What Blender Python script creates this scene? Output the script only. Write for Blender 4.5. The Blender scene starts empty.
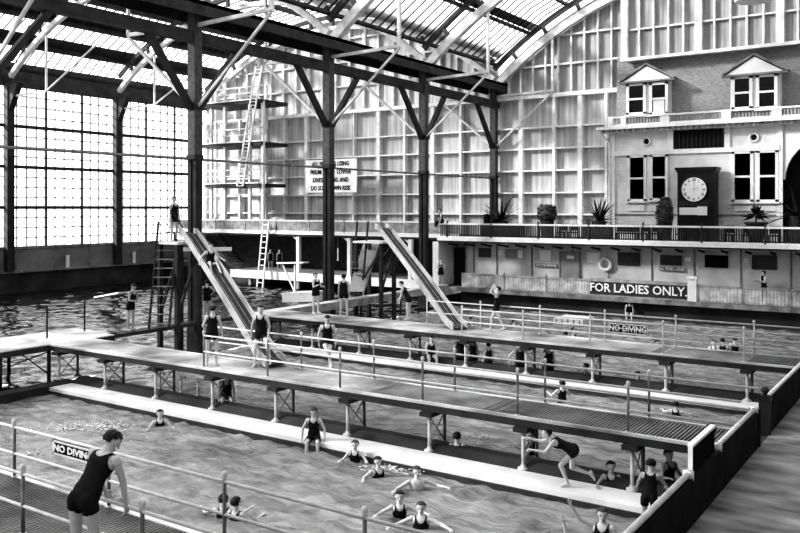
import bpy, bmesh, math, random
import numpy as np
from mathutils import Vector, Matrix
random.seed(7)
SC = bpy.context.scene
COL = SC.collection
R = math.radians
# ------------------------------------------------------------------ survey of the place: camera station and sight lines
F, H, U0, V0 = 830.0, 5.7, 400.0, 208.0
YAW = math.atan(560 / 830.0)
CY, SY = math.cos(YAW), math.sin(YAW)
def ray(u):
    l = (u - U0) / F
    return (-SY + CY * l, CY + SY * l)
def atz(u, v, z):                       # point of a sight line at height z
    d = (H - z) * F / (v - V0); x, y = ray(u)
    return Vector((x * d, y * d, z))
def aty(u, v, Y):                       # point of a sight line in the plane Y
    x, y = ray(u); d = Y / y
    return Vector((x * d, Y, H - (v - V0) * d / F))
def atx(u, v, X):
    x, y = ray(u); d = X / x
    return Vector((X, y * d, H - (v - V0) * d / F))
def atd(u, v, d):
    x, y = ray(u)
    return Vector((x * d, y * d, H - (v - V0) * d / F))

# ------------------------------------------------------------------ materials (all procedural, greys)
def mat(name, g, rough=.6, namt=0., nscale=3., stretch=(1, 1, 1), bump=0., bscale=None, spec=.3, wave=None, detail=4):
    m = bpy.data.materials.new(name); m.use_nodes = True
    nt = m.node_tree; N = nt.nodes; L = nt.links
    b = N['Principled BSDF']
    b.inputs['Base Color'].default_value = (g, g, g, 1)
    b.inputs['Roughness'].default_value = rough
    b.inputs['Specular IOR Level'].default_value = spec
    tc = N.new('ShaderNodeTexCoord'); mp = N.new('ShaderNodeMapping')
    mp.inputs['Scale'].default_value = stretch
    L.new(tc.outputs['Object'], mp.inputs['Vector'])
    if namt:
        n = N.new('ShaderNodeTexNoise'); n.inputs['Scale'].default_value = nscale; n.inputs['Detail'].default_value = detail
        L.new(mp.outputs['Vector'], n.inputs['Vector'])
        mr = N.new('ShaderNodeMapRange'); mr.inputs['From Min'].default_value = .3; mr.inputs['From Max'].default_value = .7
        mr.inputs['To Min'].default_value = g * (1 - namt); mr.inputs['To Max'].default_value = min(.98, g * (1 + namt))
        L.new(n.outputs['Fac'], mr.inputs['Value']); L.new(mr.outputs['Result'], b.inputs['Base Color'])
    if wave:                            # board joints: (direction, scale, strength)
        w = N.new('ShaderNodeTexWave'); w.bands_direction = wave[0]; w.wave_profile = 'SAW'
        w.inputs['Scale'].default_value = wave[1]
        L.new(tc.outputs['Object'], w.inputs['Vector'])
        bp = N.new('ShaderNodeBump'); bp.inputs['Strength'].default_value = wave[2]; bp.inputs['Distance'].default_value = .03
        L.new(w.outputs['Fac'], bp.inputs['Height']); L.new(bp.outputs['Normal'], b.inputs['Normal'])
    elif bump:
        n2 = N.new('ShaderNodeTexNoise'); n2.inputs['Scale'].default_value = bscale or nscale * 3; n2.inputs['Detail'].default_value = 3
        L.new(mp.outputs['Vector'], n2.inputs['Vector'])
        bp = N.new('ShaderNodeBump'); bp.inputs['Strength'].default_value = bump; bp.inputs['Distance'].default_value = .03
        L.new(n2.outputs['Fac'], bp.inputs['Height']); L.new(bp.outputs['Normal'], b.inputs['Normal'])
    return m

M = {}
M['iron'] = mat('dark_iron', .035, .6, .4, 2)
M['timber_dark'] = mat('dark_timber', .045, .65, .4, 2, (1, 1, 1), .2)
M['timber_mid'] = mat('weathered_timber', .22, .6, .45, 2.5, (1, 1, 1), .2)
M['timber_grey'] = mat('grey_timber', .34, .6, .35, 2.5)
M['paint'] = mat('white_paint', .8, .5, .08, 4)
M['rib'] = mat('rib_paint', .62, .6, .25, 2)
M['purlin'] = mat('purlin_timber', .06, .7, .4, 1.5)
M['column'] = mat('column_paint', .085, .6, .35, 5)
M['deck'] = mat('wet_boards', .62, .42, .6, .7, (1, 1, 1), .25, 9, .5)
M['deckdark'] = mat('dark_glareless_boards', .22, .45, .5, 1.2, (1, 1, 1), .2, 8)  # dark foreground lattice; on the long walkways, missing glare put into the colour
M['deckmid'] = mat('half_glare_boards', .38, .45, .5, 1.2, (1, 1, 1), .2, 8)  # in-between tone: weakening glare put into the colour
M['fascia'] = mat('fascia', .05, .6, .3, 3)
M['ledge'] = mat('white_ledge', .82, .5, .12, 1.5)
M['rail'] = mat('pipe_rail', .66, .4, .15, 5)
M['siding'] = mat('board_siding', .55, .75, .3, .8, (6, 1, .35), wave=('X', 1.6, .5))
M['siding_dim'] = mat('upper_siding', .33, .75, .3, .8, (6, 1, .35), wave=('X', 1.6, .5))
M['batten'] = mat('batten_paint', .86, .6, .12, 3)
M['clap'] = mat('clapboard', .8, .65, .1, 1.5, wave=('Z', 2.0, .8))
M['shingle'] = mat('shingles', .34, .75, .22, 5, (1, 1, 3), wave=('Z', 1.6, .9))
M['trim'] = mat('trim_paint', .8, .5, .06, 3)
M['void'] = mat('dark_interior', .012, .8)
M['winglass'] = mat('window_pane', .012, .15, .5, 1.5, spec=.35)
M['promwall'] = mat('promenade_wall', .62, .7, .25, .7)
M['doorpaint'] = mat('door_paint', .3, .6, .2, 2)
M['darkpanel'] = mat('dark_panel', .07, .6, .3, 2)
M['underwall'] = mat('tank_wall', .05, .7, .6, .6)
M['wallbase'] = mat('wall_base', .22, .7, .3, .7)
M['baluster'] = mat('baluster_wood', .05, .6, .3, 3)
M['balustlight'] = mat('baluster_light', .5, .6, .35, 2.5)
M['parapet'] = mat('parapet_boards', .025, .8, .4, 2, spec=.1)
M['floor'] = mat('deck_floor', .24, .6, .7, 1.6, (.6, 1.4, 1), .5, 14, detail=6)  # strong mottling puts dappled light into the floor colour
M['skin'] = mat('skin', .62, .5, .06, 6)
M['skin2'] = mat('tanned_skin', .46, .5, .08, 6)
M['suit'] = mat('wool_suit', .014, .75)
M['hair'] = mat('dark_hair', .02, .5)
M['hairb'] = mat('brown_hair', .07, .5)
M['eye'] = mat('eye_dark', .02, .3)
M['lip'] = mat('lip', .2, .5)
M['white'] = mat('white_cloth', .82, .7)
M['leaf'] = mat('foliage', .035, .5, .5, 6)
M['leafl'] = mat('light_foliage', .09, .5, .5, 6)
M['tub'] = mat('planter', .06, .6, .3, 3)
M['case'] = mat('clock_case', .02, .4, .3, 3)
M['face'] = mat('clock_face', .95, .4)
M['black'] = mat('black_paint', .012, .85, spec=.05)
M['letter'] = mat('white_letters', .85, .5)
M['lamp'] = mat('lamp_enamel', .85, .3)
M['rope'] = mat('rope', .25, .8)
M['slidebed'] = mat('slide_bed', .05, .5, .3, 2, spec=.3)
M['slideside'] = mat('slide_side', .5, .5, .15, 2)

def glass_mat(name, tr, g):
    m = bpy.data.materials.new(name); m.use_nodes = True
    nt = m.node_tree; N = nt.nodes; L = nt.links
    for n in list(N): N.remove(n)
    o = N.new('ShaderNodeOutputMaterial'); mx = N.new('ShaderNodeMixShader')
    t = N.new('ShaderNodeBsdfTransparent'); tl = N.new('ShaderNodeBsdfTranslucent')
    n = N.new('ShaderNodeTexNoise'); n.inputs['Scale'].default_value = .6
    tc = N.new('ShaderNodeTexCoord'); L.new(tc.outputs['Object'], n.inputs['Vector'])
    mr = N.new('ShaderNodeMapRange'); mr.inputs['To Min'].default_value = g * .8; mr.inputs['To Max'].default_value = min(.97, g * 1.1)
    L.new(n.outputs['Fac'], mr.inputs['Value']); L.new(mr.outputs['Result'], tl.inputs['Color'])
    t.inputs['Color'].default_value = (.97, .97, .97, 1)
    mx.inputs['Fac'].default_value = 1 - tr
    L.new(t.outputs[0], mx.inputs[1]); L.new(tl.outputs[0], mx.inputs[2]); L.new(mx.outputs[0], o.inputs['Surface'])
    return m
M['roofglass'] = glass_mat('roof_glass', .42, .95)
M['wallglass'] = glass_mat('wall_glass', .75, .9)

def water_mat(name, lo, hi, b1s, b2s, scl=1., spec=.6):
    m = bpy.data.materials.new(name); m.use_nodes = True
    nt = m.node_tree; N = nt.nodes; L = nt.links
    b = N['Principled BSDF']; b.inputs['Roughness'].default_value = .08; b.inputs['IOR'].default_value = 1.33
    b.inputs['Specular IOR Level'].default_value = spec
    tc = N.new('ShaderNodeTexCoord')
    mp = N.new('ShaderNodeMapping'); mp.inputs['Rotation'].default_value = (0, 0, R(34)); mp.inputs['Scale'].default_value = (.45 * scl, 1.25 * scl, 1)
    L.new(tc.outputs['Object'], mp.inputs['Vector'])
    n1 = N.new('ShaderNodeTexNoise'); n1.inputs['Scale'].default_value = 1.7; n1.inputs['Detail'].default_value = 7; n1.inputs['Roughness'].default_value = .65; n1.inputs['Distortion'].default_value = .8
    L.new(mp.outputs['Vector'], n1.inputs['Vector'])
    mr = N.new('ShaderNodeMapRange'); mr.inputs['From Min'].default_value = .32; mr.inputs['From Max'].default_value = .7
    mr.inputs['To Min'].default_value = lo; mr.inputs['To Max'].default_value = hi
    L.new(n1.outputs['Fac'], mr.inputs['Value']); L.new(mr.outputs['Result'], b.inputs['Base Color'])
    n2 = N.new('ShaderNodeTexNoise'); n2.inputs['Scale'].default_value = 1.6; n2.inputs['Detail'].default_value = 4; n2.inputs['Distortion'].default_value = .7
    n3 = N.new('ShaderNodeTexNoise'); n3.inputs['Scale'].default_value = 7; n3.inputs['Detail'].default_value = 2
    for n in (n2, n3): L.new(mp.outputs['Vector'], n.inputs['Vector'])
    b1 = N.new('ShaderNodeBump'); b1.inputs['Strength'].default_value = 1; b1.inputs['Distance'].default_value = b1s
    b2 = N.new('ShaderNodeBump'); b2.inputs['Strength'].default_value = .7; b2.inputs['Distance'].default_value = b2s
    L.new(n2.outputs['Fac'], b1.inputs['Height']); L.new(n3.outputs['Fac'], b2.inputs['Height'])
    L.new(b1.outputs['Normal'], b2.inputs['Normal']); L.new(b2.outputs['Normal'], b.inputs['Normal'])
    return m
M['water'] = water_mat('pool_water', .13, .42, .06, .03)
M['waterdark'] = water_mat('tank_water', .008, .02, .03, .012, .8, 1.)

# ------------------------------------------------------------------ mesh builder
def worigin(o):
    v = Vector((0, 0, 0))
    while o is not None:
        v += o.location; o = o.parent
    return v
class MB:
    def __init__(s): s.v = []; s.f = []
    def add(s, vs, fs):
        k = len(s.v); s.v += [tuple(v) for v in vs]; s.f += [tuple(i + k for i in f) for f in fs]; return s
    def box(s, x0, x1, y0, y1, z0, z1):
        vs = [(x, y, z) for z in (z0, z1) for y in (y0, y1) for x in (x0, x1)]
        return s.add(vs, [(0, 2, 3, 1), (4, 5, 7, 6), (0, 1, 5, 4), (2, 6, 7, 3), (0, 4, 6, 2), (1, 3, 7, 5)])
    def bar(s, p, q, w, h, up=(0, 0, 1)):          # rectangular bar from p to q
        p = Vector(p); q = Vector(q); d = (q - p).normalized(); up = Vector(up)
        if abs(d.dot(up)) > .99: up = Vector((0, 1, 0))
        a = d.cross(up).normalized(); b = a.cross(d).normalized()
        vs = []
        for c in (p, q):
            for i, j in ((-1, -1), (1, -1), (1, 1), (-1, 1)):
                vs.append(c + a * (w / 2 * i) + b * (h / 2 * j))
        return s.add(vs, [(3, 2, 1, 0), (4, 5, 6, 7)] + [(i, (i + 1) % 4, 4 + (i + 1) % 4, 4 + i) for i in range(4)])
    def tube(s, p, q, r, n=8, r2=None):
        p = Vector(p); q = Vector(q); d = (q - p).normalized()
        up = Vector((0, 0, 1)) if abs(d.z) < .95 else Vector((0, 1, 0))
        a = d.cross(up).normalized(); b = a.cross(d)
        r2 = r if r2 is None else r2
        vs = [c + (a * math.cos(6.28318 * i / n) + b * math.sin(6.28318 * i / n)) * rr for c, rr in ((p, r), (q, r2)) for i in range(n)]
        return s.add(vs, [tuple(range(n))[::-1], tuple(range(n, 2 * n))] + [(i, (i + 1) % n, n + (i + 1) % n, n + i) for i in range(n)])
    def path(s, pts, r, n=6):
        for p, q in zip(pts, pts[1:]): s.tube(p, q, r, n)
        return s
    def ball(s, c, r, n=8, sz=1.):
        c = Vector(c); m = n // 2 + 1; vs = []
        for j in range(1, m):
            t = math.pi * j / m
            for i in range(n):
                a = 6.28318 * i / n
                vs.append(c + Vector((r * math.sin(t) * math.cos(a), r * math.sin(t) * math.sin(a), r * sz * math.cos(t))))
        k = len(vs); vs += [c + Vector((0, 0, r * sz)), c - Vector((0, 0, r * sz))]
        fs = [(j * n + i, (j + 1) * n + i, (j + 1) * n + (i + 1) % n, j * n + (i + 1) % n) for j in range(m - 2) for i in range(n)]
        fs += [(k, i, (i + 1) % n) for i in range(n)] + [(k + 1, (m - 2) * n + (i + 1) % n, (m - 2) * n + i) for i in range(n)]
        return s.add(vs, fs)
    def prism(s, poly, ext):                        # polygon (3-D points) extruded along ext
        n = len(poly); e = Vector(ext); P = [Vector(p) for p in poly]
        return s.add(P + [p + e for p in P], [tuple(range(n))[::-1], tuple(range(n, 2 * n))] + [(i, (i + 1) % n, n + (i + 1) % n, n + i) for i in range(n)])
    def strip(s, prof, ext):                        # open sheet: polyline swept along ext
        n = len(prof); e = Vector(ext); P = [Vector(p) for p in prof]
        return s.add(P + [p + e for p in P], [(i, i + 1, n + i + 1, n + i) for i in range(n - 1)])
    def lathe(s, c, prof, n=16):                    # prof: (r, z) pairs
        c = Vector(c); vs = [c + Vector((r * math.cos(6.28318 * i / n), r * math.sin(6.28318 * i / n), z)) for r, z in prof for i in range(n)]
        m = len(prof)
        return s.add(vs, [(j * n + i, j * n + (i + 1) % n, (j + 1) * n + (i + 1) % n, (j + 1) * n + i) for j in range(m - 1) for i in range(n)]
                     + [tuple(range(n))[::-1], tuple(range((m - 1) * n, m * n))])
    def ring_y(s, c, R0, r, n=24, k=8):             # torus whose axis is Y
        c = Vector(c); vs = []
        for i in range(n):
            a = 6.28318 * i / n
            for j in range(k):
                b = 6.28318 * j / k; q = R0 + r * math.cos(b)
                vs.append(c + Vector((q * math.cos(a), r * math.sin(b), q * math.sin(a))))
        return s.add(vs, [(i * k + j, i * k + (j + 1) % k, ((i + 1) % n) * k + (j + 1) % k, ((i + 1) % n) * k + j) for i in range(n) for j in range(k)])
    def build(s, name, m, parent=None, smooth=False, local=False):
        me = bpy.data.meshes.new(name)
        off = Vector((0, 0, 0)) if (parent is None or local) else worigin(parent)
        me.from_pydata([tuple(Vector(v) - off) for v in s.v], [], s.f); me.validate(); me.update()
        bm = bmesh.new(); bm.from_mesh(me); bmesh.ops.recalc_face_normals(bm, faces=bm.faces); bm.to_mesh(me); bm.free()
        if smooth: me.polygons.foreach_set('use_smooth', [True] * len(me.polygons))
        o = bpy.data.objects.new(name, me); COL.objects.link(o)
        if m: me.materials.append(M[m] if isinstance(m, str) else m)
        if parent: o.parent = parent
        return o
def tag(o, label=None, cat=None, group=None, kind=None):
    if label: o['label'] = label
    if cat: o['category'] = cat
    if group: o['group'] = group
    if kind: o['kind'] = kind
    return o
def thing(name, loc, label=None, cat=None, group=None, kind=None, rz=0):
    o = bpy.data.objects.new(name, None); COL.objects.link(o); o.location = loc; o.rotation_euler = (0, 0, rz)
    o.empty_display_size = .2
    return tag(o, label, cat, group, kind)
def copy_tree(o, parent=None):
    c = o.copy(); COL.objects.link(c); c.parent = parent
    for ch in list(o.children): copy_tree(ch, c)
    return c
def text(mb, s, size, origin, right, up, depth=.02, font_sx=1., bold=0.):   # lettering laid on a plane
    cu = bpy.data.curves.new('lettering', 'FONT'); cu.body = s; cu.size = size; cu.extrude = depth / 2; cu.align_x = 'CENTER'; cu.align_y = 'CENTER'
    cu.resolution_u = 2; cu.offset = bold
    o = bpy.data.objects.new('lettering', cu); COL.objects.link(o)
    dg = bpy.context.evaluated_depsgraph_get(); me = bpy.data.meshes.new_from_object(o.evaluated_get(dg))
    right = Vector(right).normalized(); up = Vector(up).normalized(); nrm = right.cross(up)
    origin = Vector(origin)
    mb.add([origin + right * v.co.x * font_sx + up * v.co.y + nrm * v.co.z for v in me.vertices], [tuple(p.vertices) for p in me.polygons])
    bpy.data.objects.remove(o); bpy.data.curves.remove(cu); bpy.data.meshes.remove(me)

# ------------------------------------------------------------------ key dimensions
XL, XC, YB = -52.6, -25.2, 48.8        # glass wall, colonnade, back wall
CYS = [5.4, 14.1, 22.78, 31.2, 39.75, 48.3]   # column rows
W = 1.3                                 # walkway level
PX = -3.15                              # timber parapet line

# ================================================================== WATER
def pool(name, x0, x1, y0, y1, label, mt='water'):
    rng = random.Random(int(x0 * 7 + y0)); mb = MB()
    cs = .11 if mt == 'waterdark' else .085; nx = max(2, int((x1 - x0) / cs)); ny = max(2, int((y1 - y0) / cs))
    xs = np.linspace(x0, x1, nx + 1); ys = np.linspace(y0, y1, ny + 1); X, Y_ = np.meshgrid(xs, ys); Z = np.zeros_like(X)
    for k in range(16):
        lam = rng.uniform(.45, 1.7) if mt == 'waterdark' else rng.uniform(.3, .95); a = R(150) + rng.gauss(0, .55); sl = (.06 if mt == 'waterdark' else .085) * rng.uniform(.5, 1)
        kx = 2 * math.pi / lam
        Z += sl / kx * np.sin(kx * (X * math.cos(a) + Y_ * math.sin(a)) + rng.uniform(0, 6.28) + .8 * np.sin(.55 * X + k) + .8 * np.sin(.6 * Y_ + 2 * k))
    V = np.stack([X, Y_, Z], -1).reshape(-1, 3)
    w = nx + 1
    mb.add([tuple(v) for v in V.tolist()], [(j * w + i, j * w + i + 1, (j + 1) * w + i + 1, (j + 1) * w + i) for j in range(ny) for i in range(nx)])
    o = mb.build(name, mt, None, True)
    return tag(o, label, 'water', kind='structure')
    return tag(mb.build(name, mt), label, 'water', kind='structure')
pool('pool_water', -23.3, -3.2, -2, 15.5, 'rippled water of the nearest pool with swimmers along the white ledge')
pool('pool_water', -24.4, -3.2, 15.5, 24.8, 'water of the middle pool between the two long walkways')
pool('pool_water', -24.4, 5.6, 24.8, 43.2, 'water of the far pool in front of the ladies promenade')
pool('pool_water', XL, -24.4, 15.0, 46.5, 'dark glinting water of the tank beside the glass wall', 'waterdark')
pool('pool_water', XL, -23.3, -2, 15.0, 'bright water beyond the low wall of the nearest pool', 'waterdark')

# ================================================================== FLOOR, PARAPETS
mb = MB(); mb.box(PX + .08, 8, -2, 42, 1.1, W); fl = mb.build('floor', 'floor'); tag(fl, 'boarded deck floor with dappled light in its colour beside the dark parapet', 'floor', kind='structure')
mb = MB(); mb.box(PX - .1, PX + .08, -2, 42, -.5, 1.29); tag(mb.build('trim_1', 'underwall'), 'tank edge wall under the deck', 'wall', kind='structure')
def parapet(y0, y1, label, rail_gaps):
    t = thing('parapet', (PX, y0, W), label, 'parapet')
    m = MB(); m.box(PX - .07, PX + .07, y0, y1, W, 1.93); m.build('board_panel', 'parapet', t)
    for a, b in rail_gaps:
        m = MB(); m.tube((PX, a, 1.98), (PX, b, 1.98), .042, 10); m.build('hand_rail', 'rail', t, True)
        for yy in (a + .02, b - .02):
            m = MB(); m.tube((PX, yy, 1.9), (PX, yy, 2.02), .08, 10); m.build('rail_socket', 'rail', t, True)
    return t
P1 = parapet(-1.5, 16.45, 'dark boarded parapet with a pale pipe rail, nearest to the camera', [(1, 11.9), (13.5, 16.4)])
m = MB(); m.box(PX - .09, PX + .09, 16.36, 16.5, W, 2.0); m.build('end_post', 'parapet', P1)
m = MB(); m.tube((PX - .05, 13.38, 1.9), (PX - .05, 13.38, 2.22), .03); m.ball((PX - .05, 13.38, 2.28), .085, 10); m.build('knob', 'iron', P1, True)
P2 = parapet(17.35, 36, 'dark boarded parapet beyond the gap, at the right edge of the pools', [(17.6, 36)])
m = MB(); m.box(PX - .1, PX + .1, 17.3, 17.48, W, 2.05); m.ball((PX, 17.39, 2.15), .075, 10); m.tube((PX, 17.39, 2.0), (PX, 17.39, 2.1), .04); m.build('end_post', 'iron', P2)
t = thing('notice_board', (PX, 12.7, 1.95), 'dark notice board with a white edge standing on the near parapet', 'sign')
m = MB(); m.box(PX - .03, PX + .03, 12.0, 13.25, 1.96, 2.33); m.build('board', 'black', t)
m = MB(); m.box(PX - .04, PX + .04, 11.98, 13.28, 2.33, 2.37); m.box(PX - .032, PX + .032, 11.975, 12.0, 1.96, 2.35); m.build('edging', 'paint', t)

# ================================================================== WALKWAYS
def railing(y, x0, x1, xs, label, zt=2.18, zm=1.74, base=W, post='iron'):
    t = thing('pipe_railing', ((x0 + x1) / 2, y, base), label, 'railing')
    for z in (zt, zm):
        m = MB(); m.tube((x0, y, z), (x1, y, z), .024, 8); m.build('rail', 'rail', t, True)
    for x in xs:
        m = MB(); m.tube((x, y, base), (x, y, zt + .03), .026, 8); p = m.build('post', 'rail' if post == 'rail' else 'timber_mid', t, True)
        m = MB(); m.lathe((x, y, zt), [(.02, 0), (.038, .02), (.03, .05), (.045, .09), (.03, .13), (.005, .14)], 8); m.build('finial', 'rail', p, True)
        m = MB(); m.tube((x, y, base), (x, y, base + .03), .05, 8); m.build('flange', 'rail', p, True)
    return t
def walkway(x0, x1, y0, y1, label, supports, light=True, pitch=.075, slat=.036, dm='deck', xd=99):
    t = thing('walkway', ((x0 + x1) / 2, (y0 + y1) / 2, 0), label, 'walkway')
    m = MB(); md = MB(); mm = MB(); x = x0
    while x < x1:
        (md if x + random.uniform(-.5, .5) > xd + 1.5 else mm if x + random.uniform(-.5, .5) > xd - 1.5 else m).box(x, x + slat, y0 + .04, y1 - .04, W - .035, W + random.uniform(-.002, .002)); x += pitch  # slats darken to the right: reflected glare painted as board tone
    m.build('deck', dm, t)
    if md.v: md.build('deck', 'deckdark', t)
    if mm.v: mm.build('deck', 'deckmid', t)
    for ya, yb in ((y0, y0 + .07), (y1 - .07, y1)):
        m = MB(); m.box(x0, x1, ya, yb, W - .2, W - .01); m.build('side_beam', 'fascia', t)
        m = MB(); m.box(x0, x1, ya - .012, yb + .012, W - .045, W + .012); m.build('edge_strip', 'deck', t)
    for k in range(1, 6):
        yy = y0 + (y1 - y0) * k / 6; m = MB(); m.box(x0, x1, yy - .045, yy + .045, W - .2, W - .04); m.build('joist', 'fascia', t)
    for sx in supports:
        ya, yb = y0 + .05, y0 + .72
        s_ = MB(); s_.box(sx - .16, sx + .16, y0 - .12, y1, W - .3, W - .2); br = s_.build('bracket_beam', 'timber_dark', t)
        for yy, mm, zb in ((ya, 'rail', .2), (yb, 'timber_mid', .2)):
            m = MB(); m.tube((sx, yy, zb), (sx, yy, W - .28), .04, 8); p = m.build('support_post', mm, t, True)
            m = MB(); m.lathe((sx, yy, zb), [(.12, 0), (.12, .03), (.06, .05), (.05, .1)], 10); m.build('foot_flange', mm, p, True)
        m = MB(); m.tube((sx, ya, W - .32), (sx, yb, .3), .014, 6); m.tube((sx, yb, W - .32), (sx, ya, .3), .014, 6); m.build('cross_brace', 'timber_mid', t)
    return t
sp1 = [-5.3 - 2.33 * i for i in range(9)]
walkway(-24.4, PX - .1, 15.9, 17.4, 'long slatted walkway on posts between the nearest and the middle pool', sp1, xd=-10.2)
railing(15.97, -17.33, PX - .15, [-17.31 + 2.385 * i for i in range(6)], 'pipe railing along the near side of the long slatted walkway')
railing(17.33, -18.6, PX - .1, [-18.5, -14.95, -12.5, -10.1, -7.75, -5.4], 'pipe railing along the far side of the long slatted walkway where two boys lean')
sp2 = [-5.03 - 2.3 * i for i in range(9)]
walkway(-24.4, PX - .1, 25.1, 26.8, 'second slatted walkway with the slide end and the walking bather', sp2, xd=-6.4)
xn = [aty(u, 335, 25.17).x for u in (462, 523, 590, 663, 744)]; xf = [aty(u, 330, 26.73).x for u in (427, 480.5, 540, 604.8, 675.7, 754)]
railing(25.17, xn[0], PX - .1, xn, 'pipe railing on the near side of the second walkway', post='rail')
railing(26.73, xf[0], PX - .1, xf, 'pipe railing on the far side of the second walkway', post='rail')
# foreground walkway
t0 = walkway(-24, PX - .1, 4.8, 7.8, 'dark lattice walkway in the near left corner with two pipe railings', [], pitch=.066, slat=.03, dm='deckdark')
fx = [-12.81, -10.37, -7.98, -5.7]
railing(7.72, -23, PX - .15, [-22, -19, -15.9] + fx, 'pipe railing nearest the water at the foreground walkway', 2.12, 1.69)
railing(6.42, -23, PX - .15, [-19, -15.2, -10.45, -8.0, -5.4], 'pipe railing beside the man in the foreground', 2.12, 1.69)
# walkway along the colonnade
t = thing('walkway', (-25.7, 10, 0), 'wide plank walkway running left past the end of the long walkway', 'walkway')
m = MB()
y = 2.
while y < 18.4:
    m.box(-26.95, -24.38, y, y + .19, W - .04, W); y += .2
m.build('deck', 'deck', t)
for xx in (-26.9, -24.44):
    m = MB(); m.box(xx - .05, xx + .05, 2, 18.4, W - .22, W - .041); m.build('side_beam', 'fascia', t)
for yy in (15.95, 14.3, 12.5, 10.5, 8.5):
    for xx in (-24.5, -26.8):
        m = MB(); m.tube((xx, yy, 0), (xx, yy, W - .2), .06, 8); m.build('support_post', 'iron', t, True)
    m = MB(); m.tube((-24.5, yy, W - .25), (-26.8, yy, .3), .02, 6); m.tube((-24.5, yy, .3), (-26.8, yy, W - .25), .02, 6); m.build('cross_brace', 'iron', t)
t = thing('railing_post_row', (-26.9, 17, W), 'two slim dark posts standing at the outer edge of the left walkway', 'railing')
for u, v in ((84.5, 331), (47, 338)):
    p = atz(u, v, W); m = MB(); m.tube(p, p + Vector((0, 0, 1.1)), .03); m.build('post', 'iron', t)
m = MB(); m.box(-24.85, -24.3, 18.4, 24.2, W - .12, W); tag(m.build('plank', 'fascia'), 'narrow dark plank carrying the standing bather near the slide tower', 'plank')
t = thing('walkway', (-24.7, 32, 0), 'grey plank walkway passing the columns behind the slides', 'walkway')
m = MB(); m.box(-24.85, -24.3, 24.2, 41, W - .06, W); m.build('deck', 'deck', t)
m = MB(); m.box(-24.34, -24.27, 24.2, 41, W - .36, W - .02); m.build('side_board', 'timber_grey', t)
for yy in (26.5, 29.5, 33, 36.5, 40):
    m = MB(); m.tube((-24.6, yy, 0), (-24.6, yy, W - .1), .06); m.build('support_post', 'iron', t)

# ================================================================== LEDGES AND LOW WALLS
def ledge(y0, y1, yc, label):
    t = thing('pool_ledge', (-13, y0, 0), label, 'ledge')
    m = MB(); m.box(-23.2, PX - .12, y0, y1, -.4, .2); m.build('coping', 'ledge', t)
    m = MB(); m.box(-23.2, PX - .12, y0 - .05, y0, -.1, .1); m.build('edge_board', 'fascia', t)
    m = MB(); m.box(-23.2, PX - .12, y1, yc, -.4, .16); m.prism([(-23.2, y1, .16), (-23.2, y1 + .25, .34), (-23.2, y1 + .55, .34), (-23.2, yc, .16)], (20, 0, 0)); m.build('back_board', 'underwall', t)
ledge(15.08, 15.86, 16.8, 'bright white pool ledge under the long walkway')
ledge(24.3, 25.12, 25.8, 'white pool ledge with seated bathers under the second walkway')
m = MB(); m.box(-23.7, -23.15, -2, 16.05, -.4, .24); tag(m.build('trim_2', 'underwall'), 'dark low wall closing the left end of the nearest pool', 'wall', kind='structure')

# ================================================================== LEFT GLASS WALL
wl = thing('wall_left', (XL, 20, 0), 'tall glazed wall on a solid base at the left', 'wall', kind='structure')
m = MB(); m.box(XL - .3, XL, -14, YB, 1.45, 3.0); m.build('base_panel', 'wallbase', wl)
m = MB(); m.box(XL - .3, XL + .06, -14, YB, 2.92, 3.1); m.box(XL - .3, XL + .25, -14, YB, 1.34, 1.48); m.build('sill', 'timber_mid', wl)
m = MB(); m.box(XL - .3, XL + .1, -14, YB, -.5, 1.34); m.build('tank_wall', 'underwall', wl)
m = MB(); m.box(XL - .3, XL + .1, -14, YB, 13.9, 14.9); m.build('head_beam', 'purlin', wl)
m = MB()
for y in np.arange(-14, YB, 2.86): m.box(XL - .1, XL + .03, y - .05, y + .05, 1.48, 3.0)
m.build('panel_batten', 'timber_mid', wl)
ys = [-3.2] + CYS
for i in range(len(ys) - 1):
    a, b = ys[i], ys[i + 1]
    w = thing('window_%d' % (i + 1), (XL, (a + b) / 2 , 3.0), 'large many-paned glass bay in the left wall', 'window', kind='structure')
    m = MB(); m.add([(XL - .1, a, 3.0), (XL - .1, b, 3.0), (XL - .1, b, 13.95), (XL - .1, a, 13.95)], [(0, 1, 2, 3)]); m.build('pane', 'wallglass', w)
    m = MB(); n = MB()
    for k in range(13):
        y = a + (b - a) * k / 12
        if k % 4 == 0: m.box(XL - .16, XL, y - .075, y + .075, 3.0, 13.95)
        else: n.box(XL - .12, XL - .06, y - .04, y + .04, 3.0, 13.95)
    for k in range(17):
        z = 3.0 + 10.95 * k / 16
        if k % 4 == 0: m.box(XL - .16, XL + .02, a, b, z - .11, z + .11)
        else: n.box(XL - .12, XL - .06, a, b, z - .036, z + .036)
    m.build('frame', 'timber_dark', w); n.build('glazing_bar', 'timber_mid', w)
for y in CYS[:-1]:
    c = thing('column', (XL, y, 1.6), 'dark timber column standing against the left glass wall', 'column', 'columns of the glass wall', 'structure')
    m = MB(); m.box(XL - .05, XL + .45, y - .25, y + .25, 1.48, 14.0); m.build('shaft', 'iron', c)
    m = MB(); m.prism([(XL + .44, y - .2, 12.1), (XL + .44, y - .2, 13.9), (XL + 1.5, y - .2, 13.9)], (0, .4, 0)); m.build('bracket', 'iron', c)
for u, v in ((67.5, 272), (134, 270)):
    p = atx(u, v, XL + .18); m = MB(); m.box(p.x - .06, p.x + .06, p.y - .12, p.y + .12, 1.48, 2.3); m.box(p.x - .07, p.x + .07, p.y - .16, p.y + .16, 2.3, 2.36)
    tag(m.build('mooring_post', 'paint'), 'small white post on the ledge of the glass wall, ' + ('left one' if u < 100 else 'nearer the slide tower'), 'post')

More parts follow.
